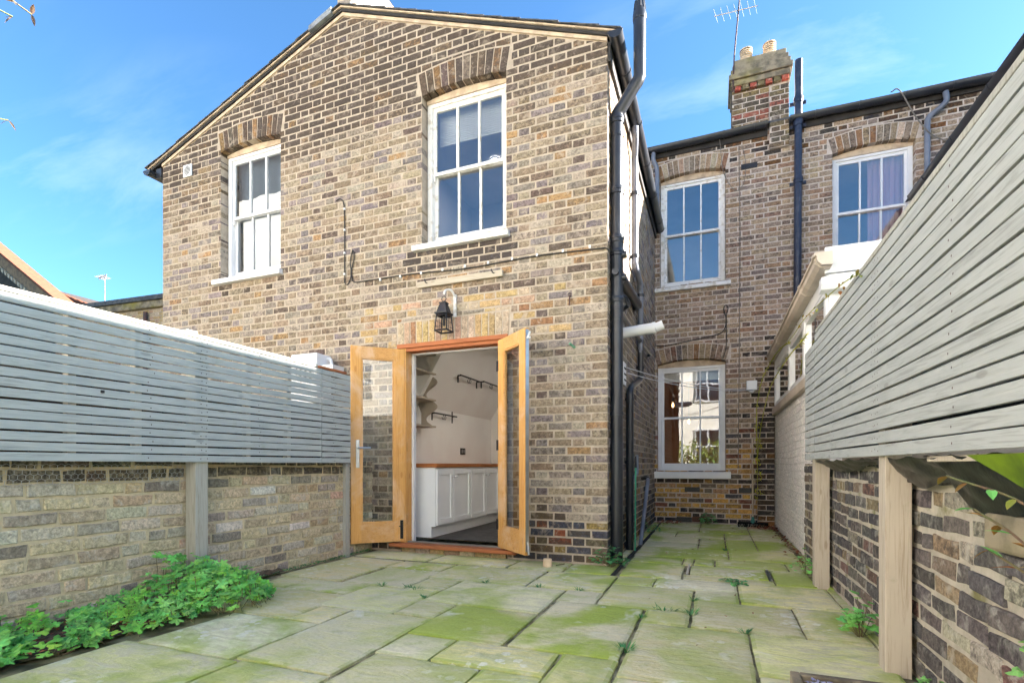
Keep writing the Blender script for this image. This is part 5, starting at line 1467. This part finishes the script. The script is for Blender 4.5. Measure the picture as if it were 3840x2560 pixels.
ac = thing('air_conditioner', 'white air conditioner unit with round grille behind the fence end', 'air conditioner', (-4.1, HY - .2, 1.7))
b = MB(); b.box(-4.28, -3.93, HY - .26, HY - .03, 1.55, 2.08); b.build('casing', M['upvc'], ac, bevel=.01)
b = MB()
for i in range(14):
    z = 1.78 + i * .016; w = math.sqrt(max(0, .125 ** 2 - (z - 1.89) ** 2))
    if w > .01: b.box(-4.09 - w, -4.09 + w, HY - .263, HY - .2605, z - .003, z + .005)
b.build('grille', M['blackmetal'], ac)
b = MB(); b.box(-3.925, -3.75, HY - .22, HY - .04, 1.90, 1.95); b.tube([(-3.925, HY - .1, 2.04), (-3.88, HY - .1, 2.03), (-3.86, HY - .1, 1.95)], .02, 8); b.build('pipe_cover', M['upvc'], ac, bevel=.006)

# ------------------------------------------------------------------ loose things
br = thing('broom', 'yard broom with pale handle and brown bristles leaning in the corner', 'broom', (.52, 8.2, 0))
b = MB(); b.tube([(.50, 8.12, .10), (.505, 8.31, 1.28)], .0125, 10); b.build('handle', M['straw'], br, smooth=True)
b = MB(); b.lathe(.50, 8.12, [(.035, .06), (.03, .08), (.017, .14), (.014, .15)], 12); b.build('socket', M['teal'], br, smooth=True)
b = MB(); b.box(.30, .70, 8.09, 8.15, .045, .07); b.build('head', M['leaf_dead'], br, bevel=.006)
b = MB()
for i in range(150):
    x, y = U(.30, .70), U(8.09, 8.15)
    b.tube([(x, y, .046), (x + U(-.015, .015), y + U(-.03, .02), .0)], .0022, 3, caps=False)
b.build('bristles', M['leaf_dead'], br, kind='stuff')
pt = thing('log_stub', 'small pale sawn log stub on the slabs by the house', 'log', (-1.37, 4.30, 0))
b = MB(); b.lathe(-1.37, 4.33, [(.04, 0), (.041, .05), (.037, .066), (.034, .068)], 14); b.build('stub', M['pot'], pt, smooth=True)
b = MB(); b.tube([(-1.30, 4.36, .01), (-1.22, 4.34, .03)], .007, 6); b.build('twig', M['stem'], pt)
tr_ = thing('planter_trough', 'weathered timber planter trough at the bottom of the picture', 'planter', (.5, 1.7, 0))
b = MB()
tx0, tx1, ty0, ty1 = .25, .78, 1.2, 2.1
b.box(tx0, tx0 + .03, ty0, ty1, 0, .15); b.box(tx1 - .03, tx1, ty0, ty1, 0, .15); b.box(tx0 + .03, tx1 - .03, ty1 - .03, ty1, 0, .15); b.box(tx0 + .03, tx1 - .03, ty0, ty0 + .03, 0, .15)
b.build('side_boards', M['stone'], tr_, bevel=.004)
b = MB(); b.box(tx0 + .03, tx1 - .03, ty0 + .03, ty1 - .03, .01, .11); b.build('soil_fill', M['soil'], tr_)
b = MB()
for i in range(70):
    x, y, z = U(tx0 + .04, tx0 + .22), U(ty1 - .16, ty1 - .04), .13 + U(0, .02)
    a = U(0, 6.3); w = U(.006, .012)
    b.add([(x + w * math.cos(a + k), y + w * math.sin(a + k), z + U(-.003, .003)) for k in (0, 2.1, 4.2)], [(0, 1, 2)], (*lin(206, 206, 236), 0))
b.build('flowers', leafm('pale_flower', (.9, .9, .95), (.8, .8, .9)), tr_, kind='stuff')

# ------------------------------------------------------------------ plants
def lobed(b_, c, up, fwd_, size, col, lobes=5, pts=3):
    """one lobed herb leaf"""
    up, f_ = Vector(up).normalized(), Vector(fwd_)
    f_ = (f_ - up * f_.dot(up)).normalized(); s_ = up.cross(f_)
    c = Vector(c)
    vs = [c]
    n = lobes * 2 * pts // 2
    n = lobes * 3
    for i in range(n + 1):
        a = -2.5 + 5.0 * i / n
        k = i % 3
        rr = size * (1.0 if k == 1 else (.86 if k == 2 else .55)) * (.75 + .25 * math.cos(a * .6))
        droop = -.22 * size * abs(a) / 2.5 - .10 * size * (k == 0)
        vs.append(c + f_ * math.cos(a) * rr + s_ * math.sin(a) * rr + up * droop)
    b_.add(vs, [(0, i, i + 1) for i in range(1, n + 1)], col)
def blade(b_, c, dirv, up, L, w, col, curl=.15):
    """one long simple leaf"""
    d, up = Vector(dirv).normalized(), Vector(up)
    s_ = d.cross(up).normalized(); up = s_.cross(d)
    c = Vector(c)
    prof = [(0, .08), (.2, .75), (.45, 1), (.75, .65), (1, .03)]
    vs = []
    for t_, k in prof:
        q = c + d * L * t_ - up * curl * L * t_ * t_
        vs += [q + s_ * w * k + up * w * .25 * k, q, q - s_ * w * k + up * w * .25 * k]
    fs = []
    for i in range(4):
        a = i * 3
        fs += [(a, a + 1, a + 4, a + 3), (a + 1, a + 2, a + 5, a + 4)]
    b_.add(vs, fs, col)
def shade(k=.3): m = 1 + U(-k, k); return (m * (1 + U(-.15, .25)), m, m * (1 + U(-.25, .15)), 0)

# herb cover along the left wall
lv, stm = MB(), MB()
def bed_h(y): return .05 + .19 * math.exp(-((y - 2.35) / .33) ** 2) + .08 * math.exp(-((y - 1.15) / .22) ** 2) + .02 * math.sin(y * 9)
def bed_x(y):
    return (-3.36 + .02, -2.80 + .16 * math.exp(-((y - 2.3) / .4) ** 2) - .50 * ss(2.55, 3.0, y))
cnt = 0
while cnt < 1750:
    y = U(.75, 2.92); x0_, x1_ = bed_x(y)
    if x1_ < x0_ + .04: continue
    x = U(x0_, x1_)
    clump = noise.noise(Vector((x * 5, y * 5, 7)))
    if clump < -.22 and y < 1.9: continue
    h = bed_h(y) * (.55 + .6 * U(0, 1)) * (1 - .5 * ((x - x0_) / (x1_ - x0_)) ** 3) * (1 + clump * .6)
    z = .02 + h * (1 if U(0, 1) < .6 else U(.3, 1))
    up = Vector((U(-.2, .7), U(-.7, .2), 1))
    kind_ = noise.noise(Vector((x * 3, y * 3, 20)))
    s_ = U(.016, .05) * (.75 if kind_ > .1 else 1)
    if U(0, 1) < .05: sc_ = (1.5, 1.1, .6, 0)                      # a yellowing leaf
    elif kind_ > .1: sc_ = tuple(a_ * b_ for a_, b_ in zip(shade(.25), (1.15, 1.1, .75, 0)))
    else: sc_ = shade(.36)
    if U(0, 1) < .06: z += U(.02, .07)
    lobed(lv, (x, y, z), up, (U(-1, 1), U(-1, 1), 0), s_, sc_, 5 if kind_ < .1 else 3)
    if cnt % 4 == 0: stm.tube([(x + U(-.04, .04), y + U(-.04, .04), .01), (x + U(-.02, .02), y, z * .6), (x, y, z)], .0022, 4, caps=False)
    cnt += 1
hb = lv.build('herb_cover', M['leaf']); tag(hb, 'dense bright green herb leaves spreading along the old wall foot', 'herbs', kind='stuff')
so_ = stm.build('stems', M['stem'], hb, kind='stuff')
# litter on the soil
b = MB()
for i in range(260):
    x, y = U(-3.3, -2.82), U(.9, 1.9)
    a = U(0, 6.3); w = U(.008, .02)
    b.add([(x + w * math.cos(a), y + w * math.sin(a), .045), (x + w * .6 * math.cos(a + 2), y + w * .6 * math.sin(a + 2), .05), (x - w * math.cos(a), y - w * math.sin(a), .042), (x + w * .5 * math.cos(a - 2), y + w * .5 * math.sin(a - 2), .05)], [(0, 1, 2, 3)], shade(.5))
lt_ = b.build('leaf_litter', M['leaf_dead']); tag(lt_, 'brown leaf litter on the soil below the herbs', 'litter', kind='stuff')
def weed(name, label, x, y, r_, h, n, mat='leaf_dark', size=(.016, .03), z0=0, lobes=3, cat='weed', zflat=False, group=None):
    w = thing(name, label, cat, (x, y, z0), group)
    b_, s_ = MB(), MB()
    for i in range(n):
        a = U(0, 6.3); rr = r_ * math.sqrt(U(0, 1)); q = rr / r_
        X, Y_ = x + rr * math.cos(a), y + rr * math.sin(a)
        Z = z0 + .008 + h * U(.25, 1) * (1 - .65 * q)
        lobed(b_, (X, Y_, Z), (math.cos(a) * .5 * q + U(-.3, .3), math.sin(a) * .5 * q + U(-.4, .1), 1), (math.cos(a), math.sin(a), 0), U(*size), shade(.3), lobes)
        if i % 3 == 0: s_.tube([(x + rr * .15 * math.cos(a), y + rr * .15 * math.sin(a), z0), (x + rr * .6 * math.cos(a), y + rr * .6 * math.sin(a), z0 + (Z - z0) * .75), (X, Y_, Z)], .0018, 4, caps=False)
    b_.build('leaves', M[mat], w, kind='stuff'); s_.build('stems', M['stem'], w, kind='stuff')
    return w
weed('weed_clump', 'leafy green weed clump round the foot of the soil pipe', -.86, 4.50, .17, .24, 90)
weed('weed_clump', 'small weed between the slabs and side wall in the passage', -.80, 7.0, .14, .16, 40)
weed('weed_clump', 'leafy weed growing against the rear wall by the air brick', -.10, 8.30, .13, .22, 80, 'leaf_dark')
weed('weed_clump', 'weed sprouting by the wall beside the farther fence post', .69, 4.78, .12, .26, 46, 'leaf')
weed('weed_clump', 'flat weed rosette on the slabs below the inspection cover', .13, 4.22, .10, .04, 30, 'leaf_dark')
weed('weed_clump', 'tall bright weed between the two bare fence posts', .70, 3.15, .09, .26, 46, 'leaf', (.02, .036))
weed('weed_clump', 'small bright weed behind the nearer fence post', .755, 2.35, .06, .16, 26, 'leaf', (.016, .026))
weed('weed_clump', 'green weeds at the crumbling near end of the dark wall', .74, 1.52, .10, .30, 40, 'leaf', (.014, .026), .35)
JW = [(-.405, 2.52, 'large grassy tuft in the long paving joint'), (-.135, 3.28, 'thick tuft at the crossing of paving joints before the passage'), (-.41, 3.10, 'small tuft beside the small square slab'), (-2.02, 3.21, 'row of tufts by the pale slabs before the doors'), (-2.30, 3.21, 'lone tuft left of the joint tufts before the doors'),
      (-1.82, 3.02, 'tiny tuft in the joint below the log stub slabs'), (-1.62, 3.58, 'little tuft in the joint nearest the threshold'), (.15, 3.01, 'tuft at the T joint of the nearest pale slabs'), (-.30, 3.30, 'trailing tuft along the short cross joint'), (-1.2, 3.585, 'small tuft beneath the long green slab'), (-.135, 3.62, 'thin tuft up the joint toward the passage'), (-.9, 3.585, 'pair of little sprouts beside the small grey slab'), (.10, 5.83, 'moss tuft in the passage slabs'), (-.41, 1.99, 'tuft low in the long joint near the picture edge')]
for x, y, lb in JW:
    big = .075 if 'large' in lb or 'thick' in lb else (.06 if 'row' in lb or 'trailing' in lb else .035)
    w = thing('joint_weed', lb, 'weed', (x, y, 0), 'weeds in the paving joints')
    b_ = MB()
    for i in range(int(300 * big) + 10):
        a = U(0, 6.3); rr = big * U(0, .8)
        X, Y_ = x + rr * math.cos(a) * (1.6 if 'row' in lb or 'trailing' in lb else .6), y + rr * math.sin(a) * .6
        blade(b_, (X, Y_, -.012), (math.cos(a) * .7, math.sin(a) * .7, U(.5, 1.4)), (0, 0, 1), U(.02, .045) * (1 + big * 6), U(.0022, .0045), shade(.3), .3)
    b_.build('leaves', M['leaf_dark'], w, kind='stuff')
# fallen leaves in the passage
fl2 = thing('fallen_leaves', 'brown fallen leaves gathered along the painted wall foot', 'leaves', (.7, 7.5, 0)); fl2['kind'] = 'stuff'
b = MB()
def dead(x, y, s_):
    a = U(0, 6.3); d = Vector((math.cos(a), math.sin(a), U(-.1, .3)))
    blade(b, (x, y, U(.006, .02)), d, (U(-.3, .3), U(-.3, .3), 1), s_, s_ * .3, shade(.45), U(-.4, .4))
for i in range(150):
    y = U(5.2, 8.2); dead(.785 - abs(R.gauss(0, .05)), y, U(.025, .05))
for i in range(90): dead(U(.55, .80), U(7.75, 8.2), U(.03, .055))
for i in range(70): dead(U(-.85, -.5), U(8.1, 8.4), U(.03, .05))
for i in range(26): dead(U(-.6, .7), U(5, 8.2), U(.02, .035))
for i in range(10): dead(U(-.5, .6), U(2.4, 4.4), U(.012, .02))
b.build('leaf', M['leaf_dead'], fl2, kind='stuff')
# moss line at the foot of the left wall
b = MB()
for i in range(520):
    y = U(2.7, 4.5); s_ = U(.005, .014)
    lobed(b, (-3.375 + abs(R.gauss(0, .025)), y, U(.0, .02)), (U(-.5, .5), U(-.5, .5), 1), (U(-1, 1), U(-1, 1), 0), s_, shade(.4), 3)
ms_ = b.build('moss_line', M['leaf_dark']); tag(ms_, 'dark moss along the old wall and slab edge', 'moss', kind='stuff')
# yellow climber beside the broom
vi = thing('climbing_vine', 'straggly yellow-leaved climber rising beside the broom to the lean-to gutter', 'vine', (.58, 8.2, .5))
main = smooth_path([(.58, 8.34, .35), (.575, 8.33, .9), (.56, 8.3, 1.4), (.56, 8.2, 1.75), (.60, 7.9, 2.05), (.66, 7.3, 2.2), (.70, 6.6, 2.22), (.72, 6.0, 2.15)], 6)
arm = smooth_path([(.575, 8.33, 1.0), (.60, 8.0, 1.45), (.64, 7.2, 1.85), (.69, 6.0, 1.98), (.71, 5.3, 1.98), (.68, 4.7, 1.93)], 6)
arm2 = smooth_path([(.70, 6.6, 2.22), (.69, 5.6, 2.12), (.66, 4.9, 2.06), (.645, 4.3, 2.0), (.645, 3.7, 1.93), (.64, 3.2, 1.86), (.64, 2.9, 1.80)], 6)
b = MB()
for P in (main, arm): b.tube(P, .006, 6)
b.tube(arm2, .003, 5)
b.build('stem', M['vine_stem'], vi, smooth=True)
b = MB()
for i in range(190):
    z = .38 + 1.2 * U(0, 1)
    if abs(((z * 4.2) % 1) - .5) < .22: continue
    blade(b, (.575 + U(-.05, .05), 8.3 + U(-.05, .03), z), (U(-1, 1), U(-.6, .2), U(-.3, .6)), (0, 0, 1), U(.04, .08), U(.006, .011), shade(.25))
for P in (main, arm):
    for q in P[len(P) // 3:]:
        for k in range(2): blade(b, q, (U(-1, 1), U(-1, 1), U(-.6, .6)), (0, 0, 1), U(.02, .045), U(.005, .009), shade(.3))
b.build('leaves', M['leaf_yellow'], vi, kind='stuff')
b = MB()
for q in arm2[len(arm2) // 3:]:
    if U(0, 1) < .45:
        for k in range(2): blade(b, (q[0] - U(0, .02), q[1] + U(-.04, .04), q[2] + U(-.03, .02)), (U(-.5, .2), U(-1, 1), U(-1, .2)), (0, 0, 1), U(.02, .04), U(.005, .01), shade(.35))
b.build('dry_leaves', M['leaf_rust'], vi, kind='stuff')
# shrub sprays close to the camera, low on the right
sh = thing('shrub_spray', 'loose shrub twigs with rusty and green leaves before the dark wall', 'shrub', (.72, 1.35, 0))
tw = [[(.76, 1.30, .1), (.72, 1.38, .5), (.655, 1.50, .70), (.60, 1.62, .78)], [(.76, 1.30, .1), (.73, 1.36, .55), (.67, 1.5, .78), (.58, 1.72, .86)], [(.76, 1.30, .1), (.74, 1.40, .45), (.70, 1.52, .60), (.63, 1.62, .68)]]
b = MB(); bl = MB(); bg = MB()
for k, P in enumerate(tw):
    S = smooth_path(P, 8); b.tube(S, .003, 5)
    for i, q in enumerate(S):
        if i < len(S) * .5 or i % 2: continue
        blade(bl if (i + k) % 3 else bg, q, (U(-.8, .1), U(-.6, .9), U(-.4, .3)), (0, 0, 1), U(.035, .06), U(.008, .013), shade(.3), .2)
b.build('twig', M['stem'], sh, smooth=True); bl.build('leaves', M['leaf_rust'], sh, kind='stuff'); bg.build('leaves', M['leaf'], sh, kind='stuff')
# small olive tree standing left of the camera, its tips reaching into the picture
ol = thing('olive_tree', 'small tree whose leaf tips hang into the upper corner of the sky', 'tree', (-2.95, .55, 0))
b = MB(); b.tube(smooth_path([(-2.95, .55, 0), (-2.93, .57, .8), (-2.97, .52, 1.5), (-2.9, .6, 2.1)], 5), [.035 - .0012 * i for i in range(16)], 8); b.build('trunk', M['stem'], ol, smooth=True)
b = MB(); bl = MB()
for i in range(26):
    a = U(0, 6.3); L = U(.3, .6); zt = U(1.7, 2.4)
    P = [(-2.93, .57, zt - .3), (-2.93 + .4 * L * math.cos(a), .57 + .4 * L * math.sin(a), zt), (-2.93 + L * math.cos(a), .57 + L * math.sin(a), zt + U(-.2, .3))]
    S = smooth_path(P, 6); b.tube(S, .004, 5, caps=False)
    for q in S[2:]:
        for k in range(5): blade(bl, q, (U(-1, 1), U(-1, 1), U(-1, 1)), (U(-.4, .4), U(-.4, .4), 1), U(.035, .06), U(.007, .011), shade(.3))
for P in ([(-2.9, .6, 2.0), (-2.85, .95, 2.75), (-2.79, 1.27, 2.80)], [(-2.9, .6, 2.0), (-2.8, .95, 2.85), (-2.715, 1.30, 2.81)], [(-2.93, .58, 1.8), (-2.9, .95, 2.25), (-2.80, 1.26, 2.355)]):
    S = smooth_path(P, 7); b.tube(S, .003, 5, caps=False)
    for q in S[4:]:
        for k in range(2): blade(bl, q, (U(-1, 1), U(-1, 1), U(-1, .3)), (0, 0, 1), U(.035, .05), U(.006, .009), shade(.3))
b.build('branches', M['stem'], ol, smooth=True); bl.build('crown', M['leaf_olive'], ol, kind='stuff')

# ------------------------------------------------------------------ houses beyond the left fence
fa = thing('far_house', 'low brick building with dark coping beside the house wing', 'house', (-13, 8, 0))
b = MB(); b.T = frameT(-11.3, 7.85, math.radians(4), -.12); b.box(-3.6, .6, 0, 6, 0, 4.50); fab = b.build('wall', M['mortar_house'], fa)
fT = frameT(-11.3, 7.85, math.radians(4), -.12)
FWb = MB()
for rc in flemish(-3.6, .6, 3.2, 4.48, CO, ST, HD, .0125, U):
    vs, fs = brick_geo([(rc[0], rc[2]), (rc[1], rc[2]), (rc[1], rc[3]), (rc[0], rc[3])], lambda u, v, d: fT(u, -d, v), .006, .03, .002, U)
    FWb.add(vs, fs, (*jit(pick(PH_NEW), .12), U(0, .3)))
FWb.build('brickwork', M['brick'], fab, kind='stuff')
b = MB(); b.T = fT; b.box(-3.7, .7, -.10, 6, 4.502, 4.66); b.build('coping', M['stone'], fa, bevel=.02)
b = MB(); b.T = fT; b.box(-3.75, .75, -.14, 6, 4.662, 4.76); b.build('parapet_top', M['slate'], fa)
b = MB(); b.T = fT; b.tube([(-.55, -.08, 0), (-.55, -.08, 4.42)], .045, 10); b.build('downpipe', M['rust'], fa)
fb = thing('far_house', 'far gabled house with dentil brick verge above the fence top', 'house', (-25, 11, 0))
m_ = (6.686 - 8.889) / (-21.464 + 24.995)
b = MB(); b.prism([(-29, 0), (-19.0, 0), (-19.0, 8.45 + m_ * (6.0)), (-25.0, 8.45), (-29, 8.45 + m_ * -4.0 * .999)], lambda a, c, d: (a, d, c), 11.3, 11.9); b.build('wall', M['roof_far'], fb)
b = MB(); b.prism([(-29, 8.43 - m_ * 4), (-18.8, 8.43 + m_ * 6.2), (-18.8, 8.89 + m_ * 6.2), (-29, 8.89 - m_ * 4)], lambda a, c, d: (a, d, c), 10.9, 11.3); b.build('parapet', pm('far_brick', lin(120, 96, 78), lin(150, 120, 92), 7, rough=.9, bump=.3), fb)
b = MB(); b.prism([(-29, 8.90 - m_ * 4), (-18.8, 8.90 + m_ * 6.2), (-18.8, 9.0 + m_ * 6.2), (-29, 9.0 - m_ * 4)], lambda a, c, d: (a, d, c), 10.8, 11.4); b.build('coping', M['clay'], fb)
for i in range(40):
    x = -27 + i * .2; z = 8.42 + m_ * (x + 25)
    b = MB(); b.prism([(x, z), (x + .11, z + m_ * .11), (x + .11, z - .14 + m_ * .11), (x, z - .14)], lambda a, c, d: (a, d, c), 10.86, 10.95); b.build('dentil', M['fillet'], fb)
fc = thing('far_house', 'farthest slate roof with orange hip tiles above the fence', 'house', (-30, 15, 0))
b = MB(); b.prism([(-36, 0), (-23, 0), (-23, 6.7), (-26.0, 7.85), (-31.3, 9.8), (-36, 7.8)], lambda a, c, d: (a, d, c), 15, 20); b.build('roof', M['roof_far'], fc)
for i in range(18):
    x0_ = -31.3 + i * .46; zf = lambda x: 9.8 + (7.85 - 9.8) * (x + 31.3) / 5.3
    b = MB(); b.tube([(x0_, 15, zf(x0_) + .03), (x0_ + .45, 15, zf(x0_ + .45))], [.13, .11], 8); b.build('hip_tile', M['clay'], fc)
ta = thing('television_aerial', 'tiny distant roof aerial above the far slate roof', 'aerial', (-25.7, 15, 8.2))
b = MB(); b.tube([(-25.72, 15, 7.9), (-25.72, 15, 9.45)], .02, 6); b.tube([(-26.15, 15, 9.38), (-25.6, 15, 9.46)], .018, 6); b.build('mast', M['cable_grey'], ta)
for i in range(5):
    b = MB(); x = -26.1 + i * .12; b.tube([(x, 14.8, 9.40), (x, 15.2, 9.36)], .012, 5); b.tube([(x, 15, 9.3), (x, 15, 9.5)], .012, 5); b.build('element', M['cable_grey'], ta)

# ------------------------------------------------------------------ behind the camera: terraces added to bounce sunlight, and what the panes mirror
M['render'] = pm('cream_render', lin(236, 232, 224), lin(228, 222, 212), 1.5, rough=.9, bump=.1)  # kept pale so the added terraces bounce sunlight into the yard
def terrace(name, label, T, x0, x1, h, doors):
    o = thing(name, label, 'house', T(0, 0, 0))
    def bx(nm, mat, par, *a):
        q = MB(); q.T = T; q.box(*a); return q.build(nm, mat, par)
    bx('wall', M['render'], o, x0, x1, 0, 4, 0, h)
    q = MB(); q.T = T; q.prism([(-.2, h), (2.2, h + 1.7), (4.2, h)], lambda a, c, d: (d, a, c), x0, x1); q.build('roof', M['slate'], o)
    n = int((x1 - x0) / 2.6)
    for i in range(n):
        x = x0 + 1.3 + i * 2.6
        for z in (.9, 3.7, 6.4):
            if z + 1.8 > h: continue
            w_ = bx('window', M['white'], o, x - .5, x + .5, -.05, -.001, z, z + 1.6)
            for xx in (x - .45, x + .03):
                for zz_ in (z + .05, z + .83): bx('pane', M['glass'], w_, xx, xx + .42, -.06, -.052, zz_, zz_ + .72)
    return o
terrace('opposite_house', 'terrace across the gardens mirrored in the panes, made cream to bounce sunlight', frameT(0, -7.5, math.pi), -14, 14, 8.1, 0)
terrace('bounce_terrace', 'unseen cream terrace behind the viewer, added to bounce sunlight', frameT(-8.0, -3.6, math.pi / 2), -3.6, 3.6, 7.4, 0)  # unseen, added for its bounced sunlight
hd = MB()
for i in range(5200):
    x, y, z = U(-9, 9), -5.6 + R.gauss(0, .3), U(.0, 1.7) * (1 + .15 * math.sin(i))
    lobed(hd, (x, y, z), (U(-1, 1), U(0, 1), U(0, 1)), (U(-1, 1), U(-1, 1), U(-1, 1)), U(.06, .12), shade(.4), 3)
ho = hd.build('hedge', M['hedge']); tag(ho, 'leafy hedge behind the viewer mirrored in the door glass', 'hedge')
